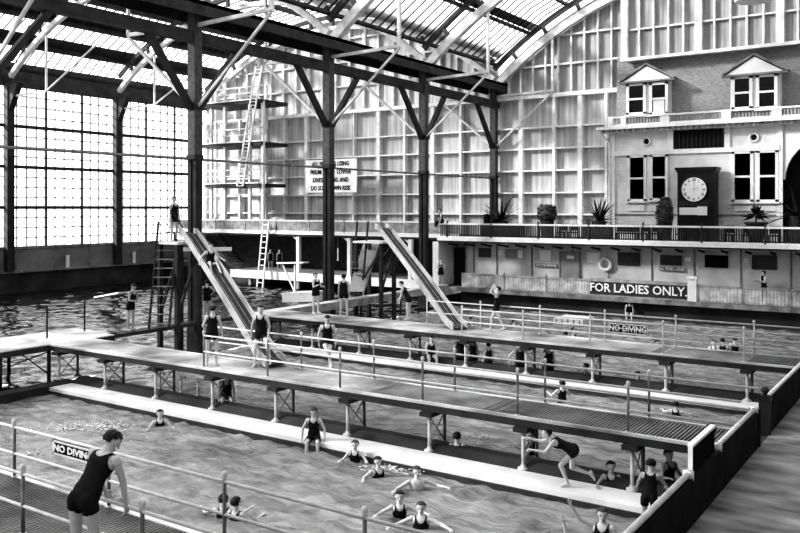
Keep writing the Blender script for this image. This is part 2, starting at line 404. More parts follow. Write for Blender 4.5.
# ================================================================== HALL ENDS BEHIND AND BESIDE THE CAMERA
m = MB(); m.box(6.0, 6.2, -14, YB, 1.3, 13.5); tag(m.build('wall_right', 'wallbase'), 'plain wall of the hall on the right, outside the view', 'wall', kind='structure')
m = MB(); m.box(XL, 6.2, -14.2, -14, -.5, 19.5); tag(m.build('wall_front', 'wallbase'), 'plain end wall of the hall behind the camera', 'wall', kind='structure')
# ================================================================== BACK WALL
NR, NX, NZ = 22.0, -9.9, -2.63          # nave arch
LR, LX = 21.3, -38.9; LZ = 13.9 - math.sqrt(LR ** 2 - (XL - LX) ** 2)
def zn(x, dr=0): return NZ + math.sqrt(max(0, (NR + dr) ** 2 - (x - NX) ** 2))
def zl(x, dr=0): return LZ + math.sqrt(max(0, (LR + dr) ** 2 - (x - LX) ** 2))
HX0 = aty(612, 200, 47.5).x             # left corner of the clock house
wb = thing('wall_back', (-30, YB, 0), 'pale battened back wall of square panels under the arch', 'wall', kind='structure')
m = MB(); m.box(XL, -4, YB, YB + .2, -.5, 12.8); m.build('siding', 'siding', wb)
m = MB(); xs = [XL + .1 * 0 + (XC - XL) * i / 30 for i in range(31)]
poly = [(XL, YB, 12.8)] + [(x, YB, zl(x, .8)) for x in xs] + [(XC, YB, 12.8)]
m.prism(poly, (0, .2, 0)); m.build('gable_siding', 'siding', wb)
xs2 = [XC + (10 - XC) * i / 40 for i in range(41)]
poly = [(XC, YB, 12.8)] + [(x, YB, zn(x, .8)) for x in xs2] + [(10, YB, 12.8)]
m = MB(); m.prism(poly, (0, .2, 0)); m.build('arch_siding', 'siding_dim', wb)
pil = [aty(u, 150, YB).x for u in (287, 309, 356, 381, 407, 435, 463, 523, 556, 582, 608)]
pil = [XL + .3, -50.4, -48.2, -46.0] + pil
m = MB()
for i, x in enumerate(pil):
    w_ = .14 if i % 2 else .085
    m.box(x - w_, x + w_, YB - .38, YB, 4.0, 12.7)
m.build('pilaster', 'batten', wb)
m = MB()
for z in (5.3, 6.66, 8.06, 9.45, 10.8): m.box(XL, HX0, YB - .34, YB, z - .05, z + .05)
m.box(XL, HX0, YB - .45, YB, 12.65, 12.9); m.build('shelf_rail', 'batten', wb)
m = MB(); x = XC + .9
while x < 4:
    if zn(x) > 13.2 and x < HX0 + .3: m.box(x - .05, x + .05, YB - .22, YB, 12.9, zn(x))
    x += .86
x = XL + 1.
while x < XC:
    m.box(x - .09, x + .09, YB - .22, YB, 12.9, zl(x)); x += 1.3
for z in (14.7, 16.5, 18.2):
    for x0, x1, fz in ((XL, XC, zl), (XC, HX0 + .3, zn)):
        xx = [x for x in np.linspace(x0, x1, 120) if fz(x) > z]
        if xx: m.box(min(xx), max(xx), YB - .2, YB, z - .06, z + .06)
m.build('stud_grid', 'rib', wb)
for u in (490, 556): 
    pass
# upper wall overhanging the clock house
YO = 47.25; ZO = aty(700, 53, YO).z
wu = thing('wall_upper', (-8, YO, 13.4), 'battened wall band overhanging the shingled house front', 'wall', kind='structure')
xa = aty(624, 60, YO).x
poly = [(xa, YO, ZO)] + [(x, YO, zn(x, .4)) for x in np.linspace(xa, 9, 24)] + [(9, YO, ZO)]
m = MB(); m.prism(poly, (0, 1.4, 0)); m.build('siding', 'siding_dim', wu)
m = MB(); x = xa + .1; k = 0
while x < 8:
    w_ = .2 if k % 5 == 0 else .055
    m.box(x - w_, x + w_, YO - .3 if k % 5 == 0 else YO - .2, YO, ZO, zn(x)); x += .83; k += 1
for z in (ZO + 1.7, ZO + 3.4): m.box(xa + .3 if z < 17 else -14, 7, YO - .18, YO, z - .05, z + .05)
m.box(xa - .1, 9, YO - .35, YO, ZO - .1, ZO + .08); m.build('batten_grid', 'rib', wu)
# end wall of the far corner under the gallery, and floor level behind
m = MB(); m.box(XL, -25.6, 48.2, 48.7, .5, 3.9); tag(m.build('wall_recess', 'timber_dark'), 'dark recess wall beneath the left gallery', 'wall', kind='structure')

# ================================================================== COLONNADE AND ROOF
for i, y in enumerate(CYS):
    c = thing('column', (XC, y, 0), ('dark timber and iron column with knee braces, second column from the back wall' if i == 4 else
              'tall dark column of two posts rising beside the nearer slide' if i == 2 else 'dark column beside the hanging bathers notice' if i == 3 else
              'column standing against the back wall where the big arch springs' if i == 5 else 'colonnade column outside the view'), 'column', kind='structure')
    m = MB(); m.box(XC - .2, XC + .2, y - .2, y + .2, 7.75, 13.6); m.build('upper_shaft', 'column', c)
    zb_ = W + .001 if i < 2 else 0
    for dx in (-.14, .14):
        m = MB(); m.box(XC + dx - .09, XC + dx + .09, y - .16, y + .16, zb_, 7.75); m.build('lower_post', 'iron', c)
    m = MB(); m.box(XC - .25, XC + .25, y - .2, y + .2, zb_ - (.3 if i > 1 else 0), zb_ + 1.1); m.build('base', 'timber_dark', c)
    m = MB(); m.box(XC - .24, XC + .24, y - .24, y + .24, 7.62, 7.8); m.box(XC - .24, XC + .24, y - .24, y + .24, 9.6, 9.8); m.build('collar', 'iron', c)
    for sg in (-1, 1):
        if i == 5 and sg == 1: continue
        m = MB(); m.bar((XC, y + sg * .2, 9.65), (XC, y + sg * 2.35, 12.35), .2, .26, (1, 0, 0)); m.build('knee_brace', 'iron', c)
    # transverse strut, hanger and brace on the nave side, strut on the aisle side
    xh = XC + 4.1
    m = MB(); m.bar((XC, y, 12.95), (xh, y, 13.05), .11, .15); m.build('strut', 'rib', c)
    m = MB(); m.bar((XC + .2, y, 9.75), (xh, y, 12.95), .09, .1); m.build('angle_brace', 'rib', c)
    m = MB(); m.bar((xh, y, 13.0), (xh, y, zn(xh)), .14, .14); m.build('hanger', 'rib', c)
    xh = XL + 4.4
    if i < 5:
        m = MB(); m.bar((XL + .6, y, 13.1), (xh, y, 13.15), .09, .12); m.bar((xh, y, 13.15), (xh + 5.2, y, 15.6), .09, .1); m.build('aisle_strut', 'rib', c)
        m = MB(); m.bar((xh, y, 13.1), (xh, y, zl(xh)), .12, .12); m.build('aisle_hanger', 'rib', c)
    xh = XC - 4.1
    m = MB(); m.bar((XC, y, 12.95), (xh, y, 13.05), .12, .16); m.bar((xh, y, 13), (xh, y, zl(xh)), .12, .12); m.bar((XC - .2, y, 9.75), (xh, y, 12.95), .1, .12); m.build('aisle_brace', 'rib', c)
def beam(name, x0, x1, y0, y1, z0, z1, mt, label):
    m = MB(); m.box(x0, x1, y0, y1, z0, z1); return tag(m.build(name, mt), label, 'beam', kind='structure')
beam('beam', XC - .16, XC + .16, -14, YB, 12.25, 12.7, 'purlin', 'long dark beam running through the column tops')
beam('beam', XC - .8, XC + .8, -14, YB, 13.6, 13.75, 'purlin', 'dark valley gutter between the two roofs')
beam('beam', XC - .8, XC - .7, -14, YB, 13.2, 13.75, 'purlin', 'dark gutter board on the aisle side')
beam('beam', XC + .7, XC + .8, -14, YB, 13.2, 13.75, 'timber_dark', 'dark gutter board on the nave side')
m = MB(); m.tube((XC - .35, -14, 7.66), (XC - .35, YB, 7.66), .05, 8); m.tube((XC - .35, 47, 7.66), (XC - .35, 47.1, 7.66), .08); tag(m.build('tie_pipe', 'timber_mid'), 'long pipe strung from column to column across the hall', 'pipe', kind='structure')
def arc(cx, cz, r, x0, x1, n): return [(cx, cz, r, x0 + (x1 - x0) * i / n) for i in range(n + 1)]
def rib(y, cx, cz, r, x0, x1, label, n=28, depth=.45, wd=.16, mt='rib'):
    t = thing('roof_rib', (cx, y, cz + r), label, 'roof rib', kind='structure')
    def band(r0, r1, w_):
        a0 = math.asin((x0 - cx) / r0); a1 = math.asin((x1 - cx) / r0)
        P = []
        for k in range(n + 1):
            a = a0 + (a1 - a0) * k / n; P.append(a)
        m = MB()
        vs = [(cx + rr * math.sin(a), y + yy, cz + rr * math.cos(a)) for a in P for rr, yy in ((r0, -w_), (r1, -w_), (r1, w_), (r0, w_))]
        fs = [(4 * k + j, 4 * k + (j + 1) % 4, 4 * k + 4 + (j + 1) % 4, 4 * k + 4 + j) for k in range(n) for j in range(4)] + [(0, 1, 2, 3), (4 * n + 3, 4 * n + 2, 4 * n + 1, 4 * n)]
        return m.add(vs, fs)
    band(r, r + depth, wd).build('lower_chord', mt, t)
    band(r + depth + .55, r + depth + .85, wd * .6).build('upper_chord', 'purlin', t)
    a0 = math.asin((x0 - cx) / r); a1 = math.asin((x1 - cx) / r)
    m = MB()
    for k in range(1, 14):
        a = a0 + (a1 - a0) * k / 14
        m.bar((cx + (r + depth) * math.sin(a), y, cz + (r + depth) * math.cos(a)), (cx + (r + depth + .6) * math.sin(a), y, cz + (r + depth + .6) * math.cos(a)), .2, .2)
    m.build('block', 'purlin', t)
    return t
for i, y in enumerate(CYS):
    nm = ['out of view', 'overhead', 'above the near slide', 'above the hanging notice', 'next to the back wall', 'against the back wall'][i]
    rib(y if i < 5 else 48.35, NX, NZ, NR, XC + .1, 5.6, 'curved nave roof rib ' + nm)
    rib(y if i < 5 else 48.35, LX, LZ, LR, XL + .5, XC - .1, 'curved aisle roof rib ' + nm, depth=.32, wd=.14)
def roof(cx, cz, r, x0, x1, name, label, solid):
    t = thing(name, (cx, 20, cz + r), label, 'roof', kind='structure')
    y0, y1 = -14, YB + .3; Lg = y1 - y0
    a0 = math.asin((x0 - cx) / r); a1 = math.asin((x1 - cx) / r); n = 24
    A = [a0 + (a1 - a0) * k / n for k in range(n + 1)]
    m = MB(); m.strip([(cx + (r + 1.75) * math.sin(a), y0, cz + (r + 1.75) * math.cos(a)) for a in A], (0, Lg, 0)); m.build('glass_sheet', 'roofglass', t, True)
    m = MB()
    na = int(r * (a1 - a0) / 2.6)
    for k in range(na + 1):
        a = a0 + (a1 - a0) * k / na; rr = r + 1.45; s_, c_ = math.sin(a), math.cos(a)
        p = Vector((cx + rr * s_, y0, cz + rr * c_)); m.bar(p, p + Vector((0, Lg, 0)), .2 if cx < -20 else .14, .34 if cx < -20 else .24, (s_, 0, c_))
    m.build('purlin', 'purlin', t)
    m = MB(); y = y0; rr = r + 1.68; AA = A[::3]
    while y < y1:
        for p, q in zip(AA, AA[1:]):
            m.bar((cx + rr * math.sin(p), y, cz + rr * math.cos(p)), (cx + rr * math.sin(q), y, cz + rr * math.cos(q)), .06, .07)
        y += .72
    m.build('glazing_bar', 'timber_dark', t)
    m = MB()
    for k0, f in solid:                              # boarded, unglazed strips
        a = a0 + (a1 - a0) * k0 / na + .004; b = a + f * (a1 - a0) / na; rr = r + 1.62
        m.strip([(cx + rr * math.sin(a + (b - a) * j / 4), y0, cz + rr * math.cos(a + (b - a) * j / 4)) for j in range(5)], (0, Lg, 0))
    m.build('boarded_strip', 'purlin', t)
roof(NX, NZ, NR, XC + .9, 6.0, 'ceiling', 'glazed curved roof over the main pools', [(1, .2)])
roof(LX, LZ, LR, XL - .2, XC - .9, 'ceiling_aisle', 'glazed curved roof over the aisle beside the glass wall', [(0, .3), (1, .3), (2, .25), (3, .15), (9, .3), (10, .4)])

# ================================================================== GALLERY
YG, YGL, YP = 42.0, 44.5, 43.4
g = thing('gallery', (-14, YG, 3.9), 'upper gallery floor with a white edge in front of the clock house', 'gallery', kind='structure')
m = MB(); m.box(-25.6, 6, YG, YB, 3.7, 3.92); m.build('slab', 'timber_dark', g)
m = MB(); m.box(-25.65, 6, YG - .07, YG, 3.78, 3.98); m.build('edge_board', 'paint', g)
m = MB(); x = -25
while x < 6: m.bar((x, YG + .1, 3.62), (x, YP, 3.45), .06, .1); x += 1.1
m.build('bracket', 'timber_dark', g)
g2 = thing('gallery', (-38, YGL, 3.9), 'upper gallery floor with a white edge under the diving tower', 'gallery', kind='structure')
m = MB(); m.box(XL, -25.6, YGL, YB, 3.7, 3.92); m.build('slab', 'timber_dark', g2)
m = MB(); m.box(XL, -25.6, YGL - .07, YGL, 3.83, 4.0); m.build('edge_board', 'paint', g2)
for u in (2100, 298, 349, 410):
    x = aty(u, 250, YGL + .1).x
    m = MB(); m.box(x - .13, x + .13, YGL + .05, YGL + .3, .9, 3.7); m.bar((x, YGL + .18, 3.4), (x - .5, YGL + .18, 3.7), .1, .12); m.build('support_post', 'paint', g2)
m = MB(); m.box(-26.0, -25.6, YG, YGL + .3, 1.0, 3.7); m.build('corner_post', 'paint', g)
def balustrade(x0, x1, y, z0, h, label, bal, rail_m, step, bw, posts, panel=None):
    t = thing('balustrade', ((x0 + x1) / 2, y, z0), label, 'balustrade')
    m = MB(); m.box(x0, x1, y - .06, y + .06, z0 + h - .1, z0 + h); m.build('hand_rail', rail_m, t)
    m = MB(); m.box(x0, x1, y - .04, y + .04, z0 + .03, z0 + .1); m.build('bottom_rail', rail_m, t)
    m = MB(); x = x0 + .05
    while x < x1:
        m.box(x - bw / 2, x + bw / 2, y - .02, y + .02, z0 + .08, z0 + h - .08); x += step
    m.build('balusters', bal, t)
    for px in posts:
        m = MB(); m.box(px - .04, px + .04, y - .06, y + .06, z0, z0 + h + .04); m.ball((px, y, z0 + h + .09), .055, 8); m.build('post', rail_m if panel else bal, t)
    return t
balustrade(-25.5, 6, YG + .05, 3.95, .87, 'dark balustrade with a white handrail along the clock house gallery', 'baluster', 'trim', .115, .055, [-25 + 2.9 * i for i in range(11)])
balustrade(XL + .3, -25.6, YGL + .05, 3.98, .87, 'grey balustrade of the left gallery behind the slides', 'timber_grey', 'trim', .14, .1, [-47 + 3.1 * i for i in range(7)])

# lower promenade
pr = thing('promenade', (-14, 42, 1), 'lower promenade floor along the ladies side', 'promenade', kind='structure')
m = MB(); m.box(-25.6, 6, YG - .1, 45, .9, 1.08); m.build('floor_slab', 'timber_grey', pr)
m = MB(); m.box(-24.3, 6, YG - .2, YG - .1, .86, 1.1); m.build('edge_board', 'timber_mid', pr)
m = MB(); m.box(-24.3, 6, YG + .4, YG + .6, -.5, .9); m.box(-24.3, 6, YG - .0, YG + .4, -.5, .22); m.build('tank_wall', 'underwall', pr)
m = MB(); m.box(-25.7, -24.9, 40.9, 44.6, .6, 1.08); m.build('landing', 'timber_grey', pr)
wp = thing('wall_promenade', (-14, YP, 1), 'pale panelled wall behind the lower promenade', 'wall', kind='structure')
m = MB(); m.box(-25.6, 6, YP, YP + .3, 1.0, 3.75); m.build('panel', 'promwall', wp)
m = MB()
for u in (474, 497, 532, 573, 652, 694.5, 741, 791): x = aty(u, 260, YP).x; m.box(x - .03, x + .03, YP - .05, YP, 1.05, 3.7)
m.build('joint_batten', 'timber_mid', wp)
def panel(name, u0, v0, u1, v1, mt, label, cat, Y=43.38, th=.05, kind=None, frame=None, group=None):
    a = aty(u0, v0, Y); b = aty(u1, v1, Y)
    if frame or kind == 'structure':
        t = thing(name, ((a.x + b.x) / 2, Y, b.z), label, cat, group, kind)
        m = MB(); m.box(a.x, b.x, Y - th, Y, b.z, a.z); m.build('leaf' if 'door' in name else 'board', mt, t)
        if frame:
            m = MB()
            for x0, x1, z0, z1 in ((a.x - .08, a.x, b.z, a.z), (b.x, b.x + .08, b.z, a.z), (a.x - .08, b.x + .08, a.z, a.z + .08)): m.box(x0, x1, Y - th - .03, Y, z0, z1)
            m.build('frame', frame, t)
        return t
    m = MB(); m.box(a.x, b.x, Y - th, Y, b.z, a.z); m.box(a.x + .02, b.x - .02, Y - th - .01, Y - th, b.z + .02, a.z - .02)
    return tag(m.build(name, mt), label, cat, group)
d = panel('door_1', 561, 253, 579, 288, 'doorpaint', 'grey door with a small white plate behind the promenade rail', 'door', kind='structure', frame='timber_mid')
m = MB(); a = aty(567, 255.5, 43.32); b = aty(574, 259, 43.32); m.box(a.x, b.x, 43.29, 43.32, b.z, a.z); m.build('name_plate', 'letter', d)
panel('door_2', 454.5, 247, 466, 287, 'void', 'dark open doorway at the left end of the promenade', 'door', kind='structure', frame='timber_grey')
for i, (u0, v0, u1, v1, mt, nm, lb) in enumerate([
    (479, 248, 491, 257.5, 'darkpanel', 'dark_hatch', 'dark square hatch beside the doorway at the promenade left end'),
    (498.5, 250, 504, 255.5, 'letter', 'notice', 'small white notice left of the wide grey board on the promenade wall'),
    (505.5, 249, 523, 259, 'doorpaint', 'display_board', 'wide grey display board with a bright end on the promenade wall'),
    (540, 250, 551.5, 261, 'letter', 'notice', 'square pale notice above the narrow lettered sign left of the grey door'),
    (587.5, 252, 600, 263, 'letter', 'notice', 'square pale notice beside the life ring'),
    (618, 252, 640, 266, 'darkpanel', 'dark_hatch', 'large dim hatch right of the life ring'),
    (660.5, 255, 682, 265.5, 'darkpanel', 'dark_hatch', 'dark hatch above the lettered sign'),
    (685, 257, 691.5, 261.5, 'letter', 'notice', 'tiny white notice beside the white gate post'),
    (705, 255, 728, 268, 'black', 'dark_hatch', 'black hatch right of the white gate post'),
    (752, 255, 777, 270, 'darkpanel', 'dark_hatch', 'dim hatch behind the lady on the promenade'),
    (744, 258, 749, 263, 'letter', 'notice', 'small curled white notice left of the lady on the promenade')]):
    panel(nm, u0, v0, u1, v1, mt, lb, 'hatch' if 'hatch' in nm else 'notice')
a = aty(518, 250, 43.3); b = aty(523, 258.5, 43.3); m = MB(); m.box(a.x, b.x, 43.26, 43.32, b.z, a.z); m.box(a.x+.01,b.x-.01,43.25,43.26,b.z+.01,a.z-.01); tag(m.build('poster', 'letter'), 'bright narrow poster at the end of the grey display board', 'poster')
def lettered(name, u0, v0, u1, v1, Y, s, size, board, lab, sx=1., bold=.0, th=.06):
    a = aty(u0, v0, Y); b = aty(u1, v1, Y); t = thing(name, ((a.x + b.x) / 2, Y, b.z), lab, 'sign')
    m = MB(); m.box(a.x, b.x, Y - th, Y, b.z, a.z); m.build('board', board, t)
    m = MB(); text(m, s, size, ((a.x + b.x) / 2, Y - th - .012, (a.z + b.z) / 2), (1, 0, 0), (0, 0, 1), .02, sx, bold); m.build('lettering', 'letter' if board != 'letter' else 'black', t)
    return t
lettered('lettered_sign', 535.5, 263, 557.5, 267.5, 43.35, 'TO THE BATHS', .19, 'timber_mid', 'narrow lettered sign under the pale notice on the promenade wall', .95)
lettered('lettered_sign', 659.5, 266.5, 684, 271.5, 43.35, 'No. FIVE - TUB', .22, 'timber_mid', 'small lettered sign under the dark hatch on the promenade wall', .95)
t = balustrade(-24.0, aty(590, 290, YG).x, YG, 1.08, .86, 'pale board balustrade left of the ladies sign on the lower promenade', 'balustlight', 'timber_grey', .16, .135, [aty(u, 280, YG).x for u in (504, 546)], 1)
balustrade(aty(697, 290, YG).x, 6, YG, 1.08, .86, 'pale board balustrade right of the white gate post on the lower promenade', 'balustlight', 'timber_grey', .16, .135, [aty(742, 290, YG).x, aty(790, 290, YG).x], 1)
x0, x1 = aty(590, 290, YG).x, aty(688, 290, YG).x
t = thing('ladies_sign', ((x0 + x1) / 2, YG, 1.1), 'long dark board lettered FOR LADIES ONLY on the promenade rail', 'sign')
m = MB(); m.box(x0, x1, YG - .06, YG + .02, 1.18, 1.84); m.build('board', 'timber_dark', t)
m = MB(); m.box(x0, x1, YG - .08, YG + .04, 1.84, 2.0); m.box(x0, x1, YG - .08, YG + .04, 1.1, 1.16); m.build('frame', 'timber_grey', t)
m = MB(); text(m, 'FOR LADIES ONLY.', .62, ((x0 + x1) / 2, YG - .08, 1.52), (1, 0, 0), (0, 0, 1), .03, .96, .01); m.build('lettering', 'letter', t)
x0, x1 = aty(688, 290, YG).x, aty(697, 290, YG).x
m = MB(); m.box(x0, x1, YG - .12, YG + .12, 1.0, 2.2); m.box(x0 - .04, x1 + .04, YG - .16, YG + .16, 2.2, 2.28); m.box(x0 - .02, x1 + .02, YG - .14, YG + .14, 2.55 - .3, 2.34); tag(m.build('gate_post', 'paint'), 'thick white post right of the ladies sign', 'post')
p = aty(605.5, 264.5, 43.25); m = MB(); m.ring_y(p, .3, .095); lr = m.build('life_ring', 'paint', None, True); tag(lr, 'white life ring hanging on the promenade wall', 'life ring')
m = MB(); m.tube(p + Vector((0, .05, .3)), p + Vector((0, .12, .62)), .015); m.tube(p + Vector((.15, .08, -.35)), p + Vector((.1, .1, -.75)), .02); m.build('rope', 'rope', lr)

# left lower landing
ll = thing('landing', (-38, 45, .9), 'white edged lower landing under the left gallery', 'landing', kind='structure')
m = MB(); m.box(aty(231, 270, YGL).x, -25.6, YGL, 48.3, .95, 1.1); m.build('floor_slab', 'timber_grey', ll)
m = MB(); m.box(aty(231, 270, YGL).x, -25.6, YGL - .08, YGL, .55, 1.12); m.build('edge_board', 'paint', ll)
m = MB(); m.box(XL, -25.6, 46.2, 46.4, -.5, .95); m.build('tank_wall', 'underwall', ll)
for u in (250, 298, 349):
    x = aty(u, 250, YGL + .1).x; m = MB(); m.box(x - .12, x + .12, YGL + .05, YGL + .3, -.3, .95); m.build('pile', 'timber_grey', ll)

# ================================================================== CLOCK HOUSE
YH = 47.5
hs = thing('clock_house', (-10, YH, 3.9), 'pale clapboard house front with dormers behind the clock', 'house', kind='structure')
xr = 6
m = MB(); m.box(HX0, aty(780, 200, YH).x, YH, YH + 1.2, 3.9, aty(640, 128, YH).z); m.build('clapboard_wall', 'clap', hs)
zc = aty(640, 126.5, YH).z              # cornice height
m = MB(); m.box(HX0 + .25, xr, YH + .15, YH + 1.2, zc, ZO + .3); m.build('shingle_wall', 'shingle', hs)
m = MB(); m.box(HX0 - .7, xr, YH - .75, YH + .1, zc - .16, zc + .02); m.box(HX0 - .5, xr, YH - .5, YH, zc - .34, zc - .16); m.build('cornice', 'trim', hs)
m = MB(); x = HX0 - .4
while x < 0: m.box(x, x + .14, YH - .66, YH - .5, zc - .3, zc - .16); x += .32
m.build('dentils', 'timber_mid', hs)
m = MB(); zb = zc + .02; m.box(HX0 + .1, xr, YH - .68, YH - .58, zb, zb + .1); m.box(HX0 + .1, xr, YH - .72, YH - .56, zb + .45, zb + .55)
for u0, u1 in ((612, 617), (625, 630), (664, 673), (724, 734), (774, 784)):
    m.box(aty(u0, 115, YH).x, aty(u1, 115, YH).x, YH - .73, YH - .55, zb, zb + .57)
m.build('parapet_rail', 'trim', hs)
m = MB(); x = HX0 + .2
while x < -2: m.box(x, x + .1, YH - .66, YH - .6, zb + .1, zb + .46); x += .17
m.build('parapet_baluster', 'timber_grey', hs)
m = MB(); zf = aty(640, 152.5, YH).z
m.box(HX0, aty(780, 150, YH).x, YH - .14, YH, zf - .16, zf + .1)
m.box(HX0 - .08, HX0 + .2, YH - .12, YH, 3.9, zc - .3)
for u in (671, 727.5, 780): x = aty(u, 140, YH).x; m.box(x - .15, x + .15, YH - .1, YH, 3.9 if u == 780 else zf, zc - .3)
m.build('frieze', 'trim', hs)
x0, x1 = aty(672, 140, YH).x, aty(727, 140, YH).x
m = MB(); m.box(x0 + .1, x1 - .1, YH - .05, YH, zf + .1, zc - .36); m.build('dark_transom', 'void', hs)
m = MB()
for k in range(12): x = x0 + .2 + (x1 - x0 - .4) * k / 11; m.box(x - .03, x + .03, YH - .09, YH - .05, zf + .12, zc - .4)
m.build('transom_slat', 'iron', hs)
m = MB(); za = aty(640, 214.5, YH).z; m.box(HX0, aty(780, 200, YH).x, YH - .06, YH, za - .05, za + .03); m.build('dado_line', 'timber_mid', hs)
for u, v in ((646.5, 141.5), (754, 137.5)):
    p = aty(u, v, YH - .03); m = MB(); m.ring_y(p, .22, .07, 20, 6); r_ = m.build('round_vent', 'trim', hs, True)
    m = MB(); m.prism([p + Vector((.2 * math.cos(a), 0, .2 * math.sin(a))) for a in np.linspace(0, 6.28, 17)[:-1]], (0, .03, 0)); m.build('vent_grille', 'void', r_)
wn = [0]
def sash(u0, v0, u1, v1, Y, lab, blind=False):
    a = aty(u0, v0, Y); b = aty(u1, v1, Y); wn[0] += 1
    t = thing('window_%d' % (wn[0] + 20), ((a.x + b.x) / 2, Y, b.z), lab, 'window', kind='structure')
    m = MB(); m.box(a.x, b.x, Y - .03, Y, b.z, a.z); m.build('pane', 'winglass', t)
    zm = (a.z + b.z) / 2; m = MB()
    for q in ((a.x - .16, a.x, b.z - .12, a.z + .14), (b.x, b.x + .16, b.z - .12, a.z + .14), (a.x - .16, b.x + .16, a.z, a.z + .14), (a.x - .16, b.x + .16, b.z - .14, b.z), (a.x, b.x, zm - .06, zm + .06)):
        m.box(q[0], q[1], Y - .1, Y, q[2], q[3])
    m.build('sash_frame', 'trim', t)
    m = MB(); m.box(a.x - .22, b.x + .22, Y - .2, Y, b.z - .22, b.z - .12); m.build('window_sill', 'trim', t)
    if blind:
        m = MB(); m.box(a.x + .05, b.x - .05, Y - .05, Y - .03, b.z, zm - .06); m.build('blind', 'white', t)
sash(630.5, 158, 644, 199, YH - .02, 'tall sash window at the house left corner')
sash(653, 157, 665.5, 198, YH - .02, 'tall sash window just left of the clock')
sash(735, 154, 750.5, 199.5, YH - .02, 'tall sash window right of the clock')
sash(760, 153, 775.5, 199.5, YH - .02, 'tall sash window beside the dark archway')
for u0, u1, v0, v1 in ((627, 669, 154, 203), (731.5, 779, 150, 204)):
    a = aty(u0, v0, YH); b = aty(u1, v1, YH); m = MB(); m.box(a.x, b.x, YH - .05, YH, b.z, a.z); m.build('window_casing', 'trim', hs)
    m = MB(); zb_ = aty(640, 211, YH).z; xm = (a.x + b.x) / 2
    for x0, x1 in ((a.x + .15, xm - .15), (xm + .15, b.x - .15)): m.box(x0, x1, YH - .08, YH, zb_, b.z - .1)
    m.build('apron_panel', 'trim', hs)
for u0, u1, ua, va, ve, vb, ws, nm in ((624.5, 671, 646.5, 66.5, 80, 113.5, ((629.5, 86.5, 643.5, 112), (652.5, 85.5, 665.5, 112)), 'left'),
                               (727.5, 783, 753.5, 57, 71.5, 107.5, ((735, 79.5, 749.5, 106.5), (759.5, 77.5, 774.5, 106)), 'right')):
    Yd = YH - .55; zt = aty((u0 + u1) / 2, (86 if nm == 'left' else 79) - 5, Yd).z; xa_, xb_ = aty(u0, ve, Yd).x, aty(u1, ve, Yd).x; zbm = zc
    t = thing('dormer', ((xa_ + xb_) / 2, Yd, zbm), 'white dormer with a triangular pediment, ' + ('above the left sash windows' if nm == 'left' else 'near the right end of the house'), 'dormer', kind='structure')
    m = MB(); m.box(xa_ + .15, xb_ - .15, Yd, YH + .3, zbm, zt + .02); m.build('cheek', 'trim', t)
    zap = aty(ua, va, Yd).z; xm = (xa_ + xb_) / 2
    m = MB(); m.prism([(xa_ - .1, Yd - .2, zt), (xb_ + .1, Yd - .2, zt), (xm, Yd - .2, zap)], (0, .8, 0)); m.build('pediment', 'trim', t)
    m = MB()
    m.bar((xa_ - .25, Yd + .1, zt + .05), (xm, Yd + .1, zap + .12), .8, .1, (0, 0, 1)); m.bar((xb_ + .25, Yd + .1, zt + .05), (xm, Yd + .1, zap + .12), .8, .1, (0, 0, 1))
    m.box(xa_ - .25, xb_ + .25, Yd - .28, Yd, zt - .08, zt + .02); m.build('raking_moulding', 'timber_mid', t)
    for j, q in enumerate(ws): sash(*q, Yd - .02, 'dormer sash window, ' + nm + ' dormer, ' + ('left' if j == 0 else 'right') + ' one', blind=(nm == 'left' and j == 1))
# dark archway right of the house
xa_ = aty(783, 180, YH).x
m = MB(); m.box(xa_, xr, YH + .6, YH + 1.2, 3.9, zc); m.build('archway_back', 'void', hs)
cx = xa_ + 2.6; pts = [(xa_, YH, zc - .3)] + [(xa_, YH, 7.2)] + [(cx - 2.5 * math.cos(a), YH, 7.2 + 2.3 * math.sin(a)) for a in np.linspace(.0, 1.57, 10)] + [(cx, YH, zc - .3)]
m = MB(); m.prism(pts, (0, .3, 0)); m.box(cx, xr, YH, YH + .3, 9.5, zc); m.build('archway_front', 'trim', hs)
m = MB(); x = aty(612.5, 140, YH).x; m.path([(x - .5, YH - .5, zc - .35), (x - .12, YH - .15, zc - .9), (x - .12, YH - .15, 4)], .07, 8); m.build('drain_pipe', 'trim', hs)

# the clock
a = aty(677.5, 170, 46.3); b = aty(714.5, 224, 46.3); x0, x1 = a.x, b.x; z1 = aty(695, 169.5, 46.3).z
YK = 46.3
t = thing('standing_clock', ((x0 + x1) / 2, YK + .5, 3.92), 'large dark standing clock with a white Roman dial on the gallery', 'clock')
m = MB(); m.box(x0, x1, YK, YK + .85, 3.92, z1); m.build('case', 'case', t)
m = MB(); m.box(x0 - .12, x1 + .12, YK - .1, YK + .95, z1 - .02, z1 + .12); m.box(x0 - .06, x1 + .06, YK - .05, YK + .9, z1 - .14, z1 - .02); m.build('cornice', 'case', t)
dc = aty(694, 189.5, YK - .03); rd = .68
m = MB(); m.prism([dc + Vector((rd * math.cos(q), -.02, rd * math.sin(q))) for q in np.linspace(0, 2 * math.pi, 41)[:-1]], (0, .05, 0)); dial = m.build('dial', 'face', t)
m = MB(); m.ring_y(dc, rd + .02, .05, 36, 6); m.build('bezel', 'case', t, True)
m = MB()
for k, s_ in enumerate(['XII', 'I', 'II', 'III', 'IIII', 'V', 'VI', 'VII', 'VIII', 'IX', 'X', 'XI']):
    q = math.pi / 2 - k * math.pi / 6; up = Vector((math.cos(q), 0, math.sin(q))); rt = Vector((math.sin(q), 0, -math.cos(q)))
    text(m, s_, .2, dc + up * .52 + Vector((0, -.035, 0)), rt, up, .008, .8)
m.build('numerals', 'black', dial)
m = MB()
